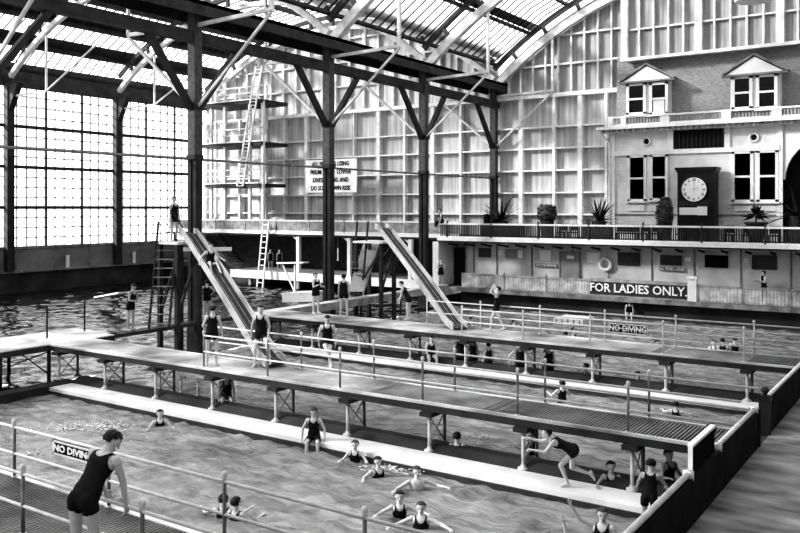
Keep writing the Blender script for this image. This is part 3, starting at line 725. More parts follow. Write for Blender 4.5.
for q, l, w_ in ((math.pi / 2 - R(62), .3, .03), (math.pi / 2 - R(4), .46, .02)):
    dv = Vector((math.cos(q), 0, math.sin(q))); m.bar(dc + Vector((0, -.04, 0)) - dv * .08, dc + Vector((0, -.04, 0)) + dv * l, w_ * .6, .012, (0, 1, 0))
m.build('hands', 'timber_grey', dial)
pa = aty(679.5, 207.5, YK); pb = aty(707, 215, YK)
m = MB(); m.box(pa.x, pb.x, YK - .05, YK, pb.z, pa.z); m.box(pb.x - .5, pb.x + .02, YK - .06, YK, pb.z - .02, pa.z + .06); m.build('white_plate', 'letter', t)
m = MB(); m.box(x0 + .1, x1 - .1, YK - .04, YK, pa.z + .1, pa.z + .4); m.build('moulding', 'timber_dark', t)

# ================================================================== GALLERY PLANTS AND CHAIRS
def agave(u, v, label, n=40, L0=1.75, Y=43.2, seed=1, box=None):
    rng = random.Random(seed); p = aty(u, v, Y); z0 = p.z
    t = thing('potted_agave', (p.x, Y, 3.92), label, 'plant')
    m = MB()
    if box:
        a = aty(box[0], 240, Y).x; b = aty(box[1], 240, Y).x; m.box(a, b, Y - .4, Y + .4, 3.92, 4.7); m.box(a - .04, b + .04, Y - .44, Y + .44, 4.7, 4.78); m.box(p.x - .3, p.x + .3, Y - .3, Y + .3, 4.78, z0); m.build('planter_box', 'tub', t)
    else:
        m.lathe((p.x, Y, 3.92), [(.3, 0), (.42, z0 - 3.92 - .06), (.46, z0 - 3.92 - .06), (.46, z0 - 3.92), (.36, z0 - 3.94)], 14); m.build('tub', 'tub', t)
    m = MB()
    for k in range(n):
        a = rng.uniform(0, 6.28); e = 1.3 * rng.random() ** 1.2 - .05; L = L0 * rng.uniform(.75, 1.1)
        dv = Vector((math.cos(a) * math.cos(e), math.sin(a) * math.cos(e), math.sin(e))); sd = dv.cross(Vector((0, 0, 1))).normalized()
        pts = []
        for j in range(6):
            q = j / 5; c_ = Vector((p.x, Y, z0)) + dv * L * q + Vector((0, 0, -.28 * L * q * q * math.cos(e))); w_ = .1 * (1 - q) ** .7 * (1 if j else .7) + .004
            pts += [c_ + sd * w_, c_ + Vector((0, 0, -.03 * (1 - q))), c_ - sd * w_]
        m.add(pts, [(3 * j + i, 3 * j + i + 1, 3 * j + 4 + i, 3 * j + 3 + i) for j in range(5) for i in (0, 1)])
    m.build('leaves', 'leaf', t)
    return t
agave(501, 221, 'spiky potted agave on the gallery, left of the round bush', seed=3, box=(484, 522))
agave(599, 221, 'spiky potted agave at the left corner of the clock house', L0=1.6, seed=5, box=(585, 611))
def bush(u, v0, v1, wpx, label, Y=43.4, n=500, mt='leaf', shape='round', seed=0):
    rng = random.Random(seed); b = aty(u, v1, Y); tp = aty(u, v0, Y); d = (b - Vector((0, 0, H))).length; w_ = wpx * d / F / 2; hh = (tp.z - b.z)
    t = thing('clipped_bush', (b.x, Y, 3.92), label, 'plant')
    m = MB(); m.lathe((b.x, Y, 3.92), [(.32, 0), (.4, b.z - 3.92 + .05), (.42, b.z - 3.92 + .1), (.3, b.z - 3.92 + .1)], 14); m.build('tub', 'tub', t)
    m = MB(); c_ = Vector((b.x, Y, b.z + hh / 2)); prof = []
    for j in range(13):
        q = j / 12; zz = b.z + hh * q
        rr = w_ * ({'round': (1 - abs(2 * q - 1) ** 3.) ** .5, 'egg': math.sin(math.pi * min(1, .12 + q * .88)) ** .45 * (1 - .15 * q)}[shape]); prof.append((max(.03, rr * .9), zz))
    n0 = 16; vs = []
    for r_, zz in prof:
        for i in range(n0):
            a = 6.28 * i / n0; k = r_ * rng.uniform(.92, 1.08); vs.append((b.x + k * math.cos(a), Y + k * math.sin(a), zz))
    m.add(vs, [(j * n0 + i, j * n0 + (i + 1) % n0, (j + 1) * n0 + (i + 1) % n0, (j + 1) * n0 + i) for j in range(12) for i in range(n0)])
    for k in range(n):
        j = rng.uniform(0, 11.99); r_, zz = prof[int(j)]; a = rng.uniform(0, 6.28)
        q = Vector((b.x + r_ * math.cos(a), Y + r_ * math.sin(a), zz + rng.uniform(-.05, .05))); o_ = Vector((math.cos(a), math.sin(a), rng.uniform(-.3, .8))).normalized(); s_ = o_.cross(Vector((rng.random(), rng.random(), 1))).normalized()
        l = .13; m.add([q - s_ * .03, q + o_ * l * .5 + s_ * .045, q + o_ * l, q + o_ * l * .5 - s_ * .045], [(0, 1, 2, 3)])
    m.build('foliage', mt, t)
bush(547, 204, 222, 18, 'round clipped bush between the two agaves on the gallery', seed=1, mt='leafl')
bush(664.5, 196, 226, 16, 'tall egg shaped clipped bush left of the clock', shape='egg', seed=2, mt='leafl')
def shrub(u, v, rpx, label, Y=43.4, seed=0, n=70, L0=.5):
    rng = random.Random(seed); b = aty(u, v, Y)
    t = thing('potted_shrub', (b.x, Y, 3.92), label, 'plant')
    m = MB(); m.lathe((b.x, Y, 3.92), [(.3, 0), (.5, b.z - 3.92 - .05), (.55, b.z - 3.92 - .05), (.55, b.z - 3.92 + .05), (.35, b.z - 3.92)], 14); m.build('tub', 'tub', t)
    m = MB(); m.tube((b.x, Y, b.z), (b.x, Y, b.z + .35), .04); m.build('stem', 'leaf', t)
    m = MB()
    for k in range(n):
        a = rng.uniform(0, 6.28); e = rng.uniform(-.3, 1.5); dv = Vector((math.cos(a) * math.cos(e), math.sin(a) * math.cos(e), math.sin(e))); s_ = dv.cross(Vector((.1, .2, 1))).normalized()
        q = Vector((b.x, Y, b.z + .3)); L = L0 * rng.uniform(.7, 1.2)
        m.add([q + dv * .1, q + dv * L * .55 + s_ * .09, q + dv * L + Vector((0, 0, -.12)), q + dv * L * .55 - s_ * .09], [(0, 1, 2, 3)])
    m.build('foliage', 'leaf', t)
shrub(756, 223, 9, 'small leafy shrub in a tub under the right sash windows', seed=4, L0=.62)
agave(797, 216, 'large feathery palm in front of the dark archway', n=26, L0=2.2, Y=45.6, seed=9)
def chair(x, y, label):
    t = thing('gallery_chair', (x, y, 3.92), label, 'chair', 'chairs along the gallery rail')
    m = MB(); m.box(-.24, .24, -.22, .22, .42, .47); m.build('seat', 'black', t, local=True)
    m = MB(); m.box(-.23, .23, .2, .24, .55, .9); m.build('backrest', 'black', t, local=True)
    for i, j in ((-1, -1), (1, -1), (-1, 1), (1, 1)):
        m = MB(); m.box(i * .21 - .025, i * .21 + .025, j * .2 - .025, j * .2 + .025, 0, .43 if j < 0 else .88); m.build('leg', 'black', t, local=True)
    return t
c0 = None
for i, u in enumerate((562, 573, 644, 655, 681, 693, 703, 729, 747, 774)):
    x = aty(u, 240, 42.9).x
    lb = ['just right of the round bush', 'between round bush and right agave', 'next to the long bench', 'left of the egg shaped bush', 'below the clock, leftmost', 'below the clock, middle', 'below the clock, rightmost', 'in front of the right sash windows', 'beside the tubbed shrub, left of it', 'right of the tubbed shrub'][i]
    lb = 'dark gallery chair behind the balustrade, ' + lb
    if c0 is None: c0 = chair(x, 42.9, lb)
    else:
        c = copy_tree(c0); c.location = (x, 42.9, 3.92); c['label'] = lb
t = thing('gallery_bench', (aty(627, 240, 42.9).x, 42.9, 3.92), 'dark long bench behind the balustrade at the house left corner', 'bench')
m = MB(); m.box(-.55, .55, -.2, .2, .42, .48); m.build('seat', 'black', t, local=True)
m = MB(); m.box(-.55, .55, .18, .22, .52, .85); m.build('backrest', 'black', t, local=True)
for i, j in ((-1, -1), (1, -1), (-1, 1), (1, 1)):
    m = MB(); m.box(i * .5 - .03, i * .5 + .03, j * .18 - .03, j * .18 + .03, 0, .42); m.build('leg', 'black', t, local=True)

# pendant lamp
p = aty(754, -1, 40)
t = thing('pendant_lamp', p, 'white enamel pendant lamp hanging at the top right', 'lamp')
m = MB(); m.lathe(p, [(.75, -.1), (.85, 0), (.6, .22), (.2, .36), (.06, .4)], 20); m.build('shade', 'lamp', t, True)
m = MB(); m.tube(p + Vector((0, 0, .38)), (p.x, p.y, zn(p.x)), .02); m.build('cord', 'iron', t)

# ================================================================== DIVING TOWER, NOTICE, ROPES, LADDERS
def towerpt(u, v): return aty(u, v, 45.2)
t = thing('diving_tower', towerpt(237, 238), 'tall scaffold diving tower with three platforms on the left gallery', 'diving tower')
for u, yy in ((211.5, 45.0), (225, 45.0), (250, 45.0), (263, 45.0), (216, 47.4), (240, 47.4), (266, 47.4)):
    x = aty(u, 150, yy).x; m = MB(); m.box(x - .11, x + .11, yy - .1, yy + .1, 3.95, 15.2 if u not in (250, 263) else 13.6); m.build('post', 'paint', t)
for v, u0, u1 in ((104.5, 205, 264), (144.5, 205, 264), (184, 208, 262)):
    a = aty(u0, v, 45); b = aty(u1, v, 45)
    m = MB(); m.box(a.x, b.x, 44.7, 47.6, a.z - .3, a.z - .05); m.build('platform', 'timber_dark', t)
    m = MB(); m.box(a.x, b.x, 44.62, 44.7, a.z - .05, a.z + .04); m.box(a.x, b.x, 44.9, 44.97, a.z + .95, a.z + 1.03); m.box(a.x, b.x, 44.9, 44.95, a.z + .5, a.z + .56); m.build('guard_rail', 'paint', t)
for v in (122, 159, 177, 195):
    a = aty(210, v, 45); b = aty(264, v, 45); m = MB(); m.box(a.x, b.x, 45.05, 45.13, a.z - .05, a.z + .05); m.build('cross_rail', 'paint', t)
m = MB(); p = aty(240, 186, 44.6); q = aty(259, 66, 44.6)
for dx in (-.3, .3): m.bar(p + Vector((dx, 0, 0)), q + Vector((dx, 0, 0)), .09, .12)
ld = m.build('ladder', 'paint', t)
m = MB()
for k in range(34): c_ = p.lerp(q, k / 34); m.tube(c_ + Vector((-.3, 0, 0)), c_ + Vector((.3, 0, 0)), .028, 5)
m.build('rungs', 'paint', ld)
# hanging notice
a = aty(306, 160.5, 46.5); b = aty(357, 192, 46.5)
t = thing('hanging_notice', ((a.x + b.x) / 2, 46.5, b.z), 'white notice to persons using the rings hanging behind a column', 'sign')
m = MB(); m.box(a.x, b.x, 46.45, 46.55, b.z, a.z); m.build('board', 'paint', t)
m = MB(); hh = (a.z - b.z)
for k, s_ in enumerate(['ALL PERSONS USING', 'PRIUM I  AND  LOWER', 'DIVES SO  ING AND', 'DO SO AT OWN RISK']):
    text(m, s_, .46, ((a.x + b.x) / 2, 46.43, a.z - hh * (.14 + .245 * k)), (1, 0, 0), (0, 0, 1), .02, .8, .004)
m.build('lettering', 'black', t)
m = MB(); m.tube((a.x + .4, 46.5, a.z), (a.x + .4, 46.5, 12.4), .02, 5); m.tube((b.x - .4, 46.5, a.z), (b.x - .4, 46.5, 12.4), .02, 5); m.build('hanging_wire', 'rope', t)
# tall ladder to the left gallery
t = thing('tall_ladder', atz(258, 303, .6), 'tall pale ladder leaning from the pool up to the left gallery', 'ladder')
p = aty(258.5, 303, 43.6); q = aty(266, 222, 44.2)
for dx in (-.28, .28):
    m = MB(); m.bar(p + Vector((dx, 0, 0)), q + Vector((dx, 0, 0)), .09, .1); m.build('side_rail', 'paint', t)
for k in range(14):
    c_ = p.lerp(q, (k + .5) / 14); m = MB(); m.tube(c_ + Vector((-.28, 0, 0)), c_ + Vector((.28, 0, 0)), .035, 6); m.build('rung', 'paint', t)
# stairs under the gallery
def stair(u0, v0, u1, v1, Y, label, wd=1.4, n=11):
    a = aty(u0, v0, Y); b = aty(u1, v1, Y); t = thing('staircase', b, label, 'stairs')
    for k in range(n):
        c_ = a.lerp(b, (k + .5) / n); m = MB(); m.box(c_.x - .2, c_.x + .2, Y, Y + wd, c_.z - .03, c_.z + .03); m.build('tread', 'timber_mid', t)
    for yy in (Y, Y + wd):
        m = MB(); m.bar(a + Vector((0, yy - Y, 0)), b + Vector((0, yy - Y, 0)), .08, .3); m.build('stringer', 'timber_dark', t)
    m = MB(); m.bar(a + Vector((0, -.02, 1)), b + Vector((0, -.02, 1)), .06, .06); m.build('hand_rail', 'timber_mid', t)
stair(207, 236, 230, 265, 46.2, 'dark open staircase under the left gallery beside the near slide')
stair(395, 256, 380, 275, 46, 'dark staircase behind the far slide', 1.2, 8)
# trapeze ropes
for u, v, Y, lb in ((300.5, 258, 44.75, 'rope with a white handle hanging under the left gallery'), (338, 260, 44.75, 'rope with a white handle hanging right of the notice column')):
    p = aty(u, v, Y); t = thing('trapeze_rope', p, lb, 'rope')
    m = MB(); m.tube(p + Vector((0, 0, .8)), (p.x, Y, 3.7), .02, 5); m.build('rope', 'rope', t)
    m = MB(); m.tube(p, p + Vector((0, 0, .8)), .055, 8); m.ball(p, .08, 8); m.build('handle', 'paint', t)
# springboards
def springboard(u0, v0, u1, v1, d0, d1, label, hgt, wd=.45, strut=True):
    a = atd(u0, v0, d0); b = atd(u1, v1, d1); t = thing('springboard', a, label, 'diving board')
    m = MB(); m.bar(a, b, wd, .09); m.build('board', 'paint', t)
    if strut:
        m = MB(); c_ = a.lerp(b, .6); m.bar(c_ - Vector((0, 0, hgt)), c_, .1, .1); m.build('post', 'paint', t)
        m = MB(); m.bar(a.lerp(b, .12), c_ - Vector((0, 0, hgt * .95)), .08, .08); m.build('strut', 'paint', t)
    return t
springboard(279, 263, 306, 262.5, 54, 52, 'white springboard on a post and strut left of the notice column', 2.0)
springboard(100, 297, 125, 292.5, 48, 44, 'white board jutting over the dark water beside the glass wall', .6, .7, strut=False)
a = atd(291, 297, 42); b = atd(321, 296, 41)
m = MB(); m.bar(a, b, 1.4, .42); m.bar(a + Vector((0, 0, .22)), b + Vector((0, 0, .22)), 1.44, .05); tag(m.build('starting_block', 'paint'), 'white box platform at the foot of the notice column', 'platform')
a = aty(550, 319, 36.2)
t = thing('swimming_raft', (aty(568, 319, 36.5).x, 36.8, 0), 'white slatted raft floating in the far pool', 'raft')
x0, x1 = atz(551, 321, .1).x, atz(588, 321, .1).x; yr = atz(568, 323.5, 0).y
m = MB(); m.box(x0, x1, yr, yr + 1.6, -.1, .22); m.build('deck', 'paint', t)
m = MB()
for k in range(5): x = x0 + (x1 - x0) * (k + .5) / 5; m.box(x - .03, x + .03, yr - .01, yr + .0, 0, .2)
m.build('joint', 'timber_mid', t)

# ================================================================== SLIDES
def slide_bed(t, prof, side, sh=.2, wb_=.05):
    n = len(prof); w2 = side
    m = MB(); vs = []
    for p in prof: vs += [p - w2, p + w2, p + w2 - Vector((0, 0, .06)), p - w2 - Vector((0, 0, .06))]
    fs = [(4 * k + j, 4 * k + (j + 1) % 4, 4 * k + 4 + (j + 1) % 4, 4 * k + 4 + j) for k in range(n - 1) for j in range(4)] + [(0, 1, 2, 3), (4 * n - 1, 4 * n - 2, 4 * n - 3, 4 * n - 4)]
    m.add(vs, fs); m.build('bed', 'slidebed', t)
    for sg in (-1, 1):
        m = MB(); vs = []; e = w2.normalized() * wb_
        for p in prof:
            c_ = p + w2 * sg; vs += [c_ - Vector((0, 0, .08)), c_ + e * sg - Vector((0, 0, .08)), c_ + e * sg + Vector((0, 0, sh)), c_ + Vector((0, 0, sh))]
        m.add(vs, fs); m.build('side_board', 'slideside', t)
    m = MB()
    for k in (-.35, .35):
        vs = []
        for p in prof: vs += [p + w2 * (k - .05) + Vector((0, 0, .004)), p + w2 * (k + .05) + Vector((0, 0, .004)), p + w2 * (k + .05) + Vector((0, 0, .02)), p + w2 * (k - .05) + Vector((0, 0, .02))]
        m.add(vs, fs)
    m.build('bed_strip', 'timber_grey', t)
def profile(A, B, n=18):
    P = []; hd = Vector((B.x - A.x, B.y - A.y, 0)); dz = A.z - B.z
    for k in range(n + 1):
        q = k / n
        z = A.z - dz * (1.05 * q - .02 * math.sin(q * 3.14))
        if q > .85: zq = A.z - dz * 1.05 * q; z = max(zq, B.z + (1 - q) * dz * .35)
        P.append(Vector((A.x, A.y, 0)) + hd * q + Vector((0, 0, max(B.z, z))))
    return [A - hd.normalized() * .5 + Vector((0, 0, .02))] + P
def frame_tower(t, x0, x1, y0, y1, z, ladder_p, ladder_q, pm='timber_dark', wd=.3):
    for x, y in ((x0, y0), (x1, y0), (x0, y1), (x1, y1)):
        m = MB(); m.box(x - .08, x + .08, y - .08, y + .08, 0, z); m.build('tower_post', pm, t)
    m = MB(); m.box(x0 - .12, x1 + .12, y0 - .12, y1 + .12, z, z + .1); m.build('platform', 'paint', t)
    m = MB(); m.bar((x0, y0, W + .3), (x1, y0, z - .3), .07, .1); m.bar((x1, y0, W + .3), (x1, y1, z - .3), .07, .1); m.build('brace', pm, t)
    sd = Vector((ladder_q.y - ladder_p.y, -(ladder_q.x - ladder_p.x), 0)).normalized() * wd if (ladder_q - ladder_p).xy.length > .05 else Vector((0, wd, 0))
    for sg in (-1, 1):
        m = MB(); e = (ladder_q - ladder_p).normalized()
        m.bar(ladder_p + sd * sg, ladder_q + sd * sg + e * 1.0, .07, .09); m.build('ladder_rail', 'iron' if pm != 'paint' else 'timber_mid', t)
    n = int((ladder_q.z - ladder_p.z) / .3)
    for k in range(n):
        c_ = ladder_p.lerp(ladder_q, (k + .5) / n); m = MB(); m.bar(c_ - sd, c_ + sd, .14, .03); m.build('ladder_rung', 'timber_grey', t)
TL, TR = atd(183, 231, 31.3), atd(197, 231, 31.7); BL, BR = atz(267, 362, 1.42), atz(284, 365, 1.42)
A = (TL + TR) / 2; B = (BL + BR) / 2; A.z -= .12
dv = Vector((B.x - A.x, B.y - A.y, 0)).normalized(); sd1 = Vector((-dv.y, dv.x, 0)) * .25
t = thing('water_slide', (A.x, A.y, 0), 'nearer wooden slide with pale side boards running down to the long walkway', 'slide')
slide_bed(t, profile(A, B), sd1)
zp = 4.32
pf = atd(176, 244, 31.6)
lp, lq = atd(159, 331, 30.3), atd(166, 246, 31.6); lp.z = W; 
frame_tower(t, pf.x - .6, A.x - .15, pf.y - .25, pf.y + .75, zp, lp, lq, wd=.36)
m = MB(); m.bar(A + Vector((.2, -.5, -.55)), A + Vector((1.5, .7, -.55)), .2, .14); m.build('cross_beam', 'paint', t)
m = MB(); q = Vector((A.x - .3, A.y, 0)); m.bar(atd(171, 210, 31.4), atd(183, 228, 31.4), .05, .05); m.build('hand_rail', 'iron', t)

T2, B2 = atd(383, 228, 40.5), (atz(452, 326, 1.38) + atz(469, 330, 1.38)) / 2
dv = Vector((B2.x - T2.x, B2.y - T2.y, 0)).normalized(); sd2 = Vector((-dv.y, dv.x, 0)) * .25
t = thing('water_slide', (T2.x, T2.y, 0), 'farther wooden slide with pale side boards ending on the second walkway', 'slide')
slide_bed(t, profile(T2, B2), sd2)
pf = atd(371, 242, 41.2); pe = atd(386, 242, 41)
lp, lq = atd(356, 276, 41.5), atd(361, 241, 41.5)
lp = atd(356.5, 290, 41)
frame_tower(t, pf.x - .7, pe.x + .1, pf.y - .3, pf.y + .8, pf.z - .05, lp, lq, wd=.3)
T3 = atd(372, 242, 42.6); B3 = atd(355.5, 294, 40.5); B3.z = max(.9, B3.z)
t = thing('water_slide', (T3.x, T3.y, 0), 'short white slide going down the other way behind the ladder', 'slide')
dv = Vector((B3.x - T3.x, B3.y - T3.y, 0)).normalized(); m = MB(); sd3 = Vector((SY * 0 + CY, SY, 0)) * .34
slide_bed(t, [T3, T3.lerp(B3, .3), T3.lerp(B3, .7), B3], sd3, .1)
m = MB(); sdv = sd3; m.add([T3 - sdv + Vector((0, 0, .11)), T3 + sdv + Vector((0, 0, .11)), B3 + sdv + Vector((0, 0, .11)), B3 - sdv + Vector((0, 0, .11))], [(0, 1, 2, 3)]); m.build('white_bed', 'slideside', t)

# wires
for a_, b_, lb in ((atd(8, 62, 50), atd(46, -4, 45), 'thin dark guy wire crossing the roof at the top left'), (atd(16, 62, 50), atd(52, -4, 45), 'second thin guy wire at the top left, right of the first')):
    m = MB(); m.tube(a_, b_, .03, 6); e_ = (b_ - a_).normalized() * .12; m.tube(a_, a_ + e_, .06, 6); m.tube(b_ - e_, b_, .06, 6); tag(m.build('guy_wire', 'iron', None, True), lb, 'wire')
# rail signs
def rail_sign(u, v, Y, s, wpx, hpx, label, board=True, size=1., flip=False):
    a = aty(u - wpx / 2, v, Y); b = aty(u + wpx / 2, v, Y); c_ = (a + b) / 2; d = (c_ - Vector((0, 0, H))).length; hh = hpx * d / F
    t = thing('no_diving_sign', c_, label, 'sign')
    z0 = c_.z - hh / 2; z1 = c_.z + hh / 2
    if board:
        m = MB(); m.box(a.x, b.x, Y - .015, Y + .015, z0, z1); m.build('board', 'black', t)
    m = MB()
    for q in ((a.x, b.x, z1 - .03, z1), (a.x, b.x, z0, z0 + .03), (a.x, a.x + .03, z0, z1), (b.x - .03, b.x, z0, z1)): m.box(q[0], q[1], Y - .025, Y + .025, q[2], q[3])
    m.build('frame', 'rail', t)
    m = MB(); text(m, s, hh * size, (c_.x, Y - .03, c_.z), (1, 0, 0), (0, 0, 1), .012, (b.x - a.x) / (hh * size * len(s) * .62), .004); m.build('lettering', 'letter', t)
    return t
sg_ = rail_sign(75, 452, 7.68, 'NO DIVING', 42, 13, 'dark NO DIVING sign hanging on the foreground railing behind the man', size=.66)
rail_sign(628, 329, 26.73, 'NO DIVING', 40, 9, 'white lettered no diving sign on the far railing of the second walkway', size=.9)

# ================================================================== PEOPLE
def cap(p, q, r1, r2, n=12):                        # closed tapered capsule
    p = np.array(p, float); q = np.array(q, float); d = q - p; L = np.linalg.norm(d) or 1e-6; d = d / L
    up = np.array([0, 0, 1.]) if abs(d[2]) < .9 else np.array([0, 1., 0])
    a = np.cross(d, up); a /= np.linalg.norm(a); b = np.cross(d, a)
    rings = [(p - d * r1 * .85, r1 * .5), (p - d * r1 * .5, r1 * .86), (p, r1), (q, r2), (q + d * r2 * .5, r2 * .86), (q + d * r2 * .85, r2 * .5)]
    vs = [p - d * r1]
    for c, r in rings:
        for i in range(n):
            t = 2 * math.pi * i / n; vs.append(c + a * r * math.cos(t) + b * r * math.sin(t))
    vs.append(q + d * r2); m = len(rings); e = len(vs) - 1
    fs = [(0, 1 + (i + 1) % n, 1 + i) for i in range(n)]
    for k in range(m - 1):
        for i in range(n): fs.append((1 + k * n + i, 1 + k * n + (i + 1) % n, 1 + (k + 1) * n + (i + 1) % n, 1 + (k + 1) * n + i))
    fs += [(e, 1 + (m - 1) * n + i, 1 + (m - 1) * n + (i + 1) % n) for i in range(n)]
    return vs, fs
def loft(rings, n=16):                              # rings: (centre, side vector, front vector)
    vs = [np.array(rings[0][0])]
    for c, a, b in rings:
        for i in range(n):
            t = 2 * math.pi * i / n
            vs.append(np.array(c) + np.array(a) * math.cos(t) + np.array(b) * math.sin(t))
    vs.append(np.array(rings[-1][0])); m = len(rings); e = len(vs) - 1
    fs = [(0, 1 + (i + 1) % n, 1 + i) for i in range(n)]
    for k in range(m - 1):
        for i in range(n): fs.append((1 + k * n + i, 1 + k * n + (i + 1) % n, 1 + (k + 1) * n + (i + 1) % n, 1 + (k + 1) * n + i))
    fs += [(e, 1 + (m - 1) * n + i, 1 + (m - 1) * n + (i + 1) % n) for i in range(n)]
    return vs, fs
def nrm(v): v = np.array(v, float); return v / (np.linalg.norm(v) or 1)
def facing(right, depth):                           # heading from how far it points right and away in the view
    return math.atan2(-(CY * right - SY * depth), SY * right + CY * depth)
STAND = dict(ua=((.16, .02, -1), (.16, .02, -1)), fa=((.03, .18, -1), (.03, .18, -1)), th=((.07, .02, -1), (.07, .02, -1)), sh=((.02, -.04, -1), (.02, -.04, -1)))
SIT = dict(ua=((.22, .1, -1), (.22, .1, -1)), fa=((0, .35, -1), (0, .35, -1)), th=((.16, 1, -.12), (.1, 1, -.08)), sh=((.05, .12, -1), (.0, .2, -1)), lean=8)
SWIM = dict(ua=((1, .35, -.35), (1, .35, -.35)), fa=((.5, .9, .12), (.5, .9, .12)), th=((.2, .2, -1), (.2, .2, -1)), sh=((.1, -.4, -1), (.1, -.4, -1)))
TREAD = dict(ua=((.6, .4, -.7), (.6, .4, -.7)), fa=((.1, .8, .2), (.1, .8, .2)), th=((.15, .2, -1), (.15, .2, -1)), sh=((.1, -.3, -1), (.1, -.3, -1)))
LEANSIT = dict(ua=((.3, -.12, -1), (.3, -.12, -1)), fa=((.1, .02, -1), (.1, .02, -1)), th=((.22, .62, -.75), (.12, .5, -.85)), sh=((-.05, .12, -1), (.02, -.05, -1)), lean=4)
BODIES = []
def person(label, anchor, pos, yaw, pose, h=1.7, skin='skin', suit='suit', hair='hair', vox=.0125, group=None, leg=.36, sleeves=None, dress=False, face=False, curl=.35, headk=1., long_hair=False, **kw):
    P = dict(lean=0, side=0, twist=0, head=(0, 0), hroll=0); P.update(pose); P.update(kw)
    s = h / 1.75; V = np.array
    le, si, tw = R(P['lean']), R(P['side']), R(P['twist'])
    d = nrm((math.sin(si), math.sin(le) * math.cos(si), math.cos(le) * math.cos(si)))
    lat = V([math.cos(tw), math.sin(tw), 0.]); lat = nrm(lat - d * lat.dot(d)); fr = np.cross(d, lat)
    N0 = d * .50 * s
    hp, hy = R(P['head'][0]), R(P['head'][1])      # pitch (down positive), yaw (left positive)
    l2 = lat * math.cos(hy) + fr * math.sin(hy); f2 = -lat * math.sin(hy) + fr * math.cos(hy)
    hz = nrm(d * .5 + V([0, 0, .5])); f2 = nrm(f2 - hz * f2.dot(hz)); l2 = np.cross(f2, hz)
    hf = f2 * math.cos(hp) - hz * math.sin(hp); hu = hz * math.cos(hp) + f2 * math.sin(hp)
    HK = s * headk * (1.0 if h > 1.5 else 1.1)
    hc = N0 + nrm(d * .7 + hu * .5) * (P.get('neck', .012) * s + .13 * HK)
    parts = []; bones = []                          # bones: (kind, a, b, ra, rb)
    def C(kind, a, b, ra, rb, n=12): parts.append(cap(a, b, ra, rb, n)); bones.append((kind, V(a), V(b), ra, rb))
    T = [(-.115, .07, .06), (-.07, .135, .095), (0, .163, .112), (.07, .158, .105), (.15, .138, .094), (.22, .132, .09), (.3, .148, .103), (.38, .165, .112), (.44, .168, .1), (.475, .12, .075), (.505, .06, .055)]
    parts.append(loft([(d * t * s + fr * (.012 * s if t > .25 else 0), lat * a * s, fr * b * s) for t, a, b in T]))
    bones.append(('torso', d * -.06 * s, N0, .13 * s, .12 * s))
    for k in (-1, 1): parts.append(cap(lat * k * .07 * s - fr * .045 * s - d * .03 * s, lat * k * .075 * s - fr * .04 * s - d * .07 * s, .075 * s, .07 * s))
    C('neck', N0 - d * .03 * s, hc - hu * .05 * HK, .064 * s, .056 * HK)
    C('head', hc + hu * .03 * HK - hf * .022 * HK, hc + hu * .03 * HK + hf * .012 * HK, .088 * HK, .084 * HK, 16)
    parts.append(cap(hc - hu * .03 * HK + hf * .018 * HK, hc - hu * .075 * HK + hf * .05 * HK, .063 * HK, .036 * HK)); bones.append(('head', hc, hc - hu * .08 * HK + hf * .05 * HK, .06 * HK, .04 * HK))
    parts.append(cap(hc + hu * .025 * HK + hf * .088 * HK, hc - hu * .02 * HK + hf * .103 * HK, .009 * HK, .015 * HK, 8))   # nose
    for k in (-1, 1):
        parts.append(cap(hc + l2 * k * .08 * HK - hf * .012 * HK + hu * .012 * HK, hc + l2 * k * .08 * HK - hf * .006 * HK - hu * .025 * HK, .018 * HK, .012 * HK, 8))
        parts.append(cap(hc + hf * .072 * HK + hu * .036 * HK + l2 * .012 * k * HK, hc + hf * .064 * HK + hu * .036 * HK + l2 * .045 * k * HK, .011 * HK, .011 * HK, 8))  # brow
    feet = []; fingers = []
    for i, k in ((0, -1), (1, 1)):
        sh0 = N0 - d * .055 * s + lat * k * .165 * s
        ua = V(P['ua'][i], float) * V([k, 1, 1]); fa = V(P['fa'][i], float) * V([k, 1, 1])
        el = sh0 + nrm(ua) * .285 * s; wr = el + nrm(fa) * .245 * s
        C('ua', sh0, el, .05 * s, .037 * s); parts.append(cap(sh0 + nrm(ua) * .03 * s, sh0 + nrm(ua) * .06 * s, .056 * s, .05 * s)); C('fa', el, wr, .039 * s, .026 * s)
        fd = nrm(nrm(fa) + (V(P['hand'][i], float) * V([k, 1, 1]) * .8 if 'hand' in P else 0))
        ac = np.cross(fd, V([0, 0, 1.]) if abs(fd[2]) < .8 else fr); ac = nrm(ac)       # across the knuckles
        if abs(fd[2]) >= .8: ac = nrm(np.cross(fd, lat * k)) * k
        pn = nrm(np.cross(fd, ac))
        if pn.dot(lat * -k) < 0 and abs(fd[2]) >= .8: pn = -pn
        if abs(fd[2]) < .8 and pn[2] > 0: pn = -pn
        for o in (-.022, 0, .022): C('hand', wr + ac * o * .7 * s + fd * .015 * s, wr + ac * o * s + fd * .078 * s, .016 * s, .014 * s, 8)
        cu = P.get('curl', curl)
        for j, (o, L) in enumerate(((-.031, .062), (-.011, .074), (.01, .07), (.031, .056))):
            p0 = wr + ac * o * s + fd * .085 * s; v = fd; q = p0
            for seg, fk in ((.45, .6), (.32, 1.1), (.26, 1.0)):
                an = cu * fk; v = nrm(v * math.cos(an) + pn * math.sin(an)); q2 = q + v * L * seg * 1.15 * s
                fingers.append(cap(q, q2, .0098 * s, .0088 * s, 6)); q = q2
        tb = wr - ac * .026 * s + fd * .03 * s; tv = nrm(-ac * .75 + fd * .65 + pn * .35); t2 = tb + tv * .04 * s; tv2 = nrm(fd * .8 - ac * .25 + pn * .5)
        fingers += [cap(tb, t2, .013 * s, .011 * s, 6), cap(t2, t2 + tv2 * .034 * s, .011 * s, .009 * s, 6)]
        hp0 = lat * k * .092 * s - d * .055 * s
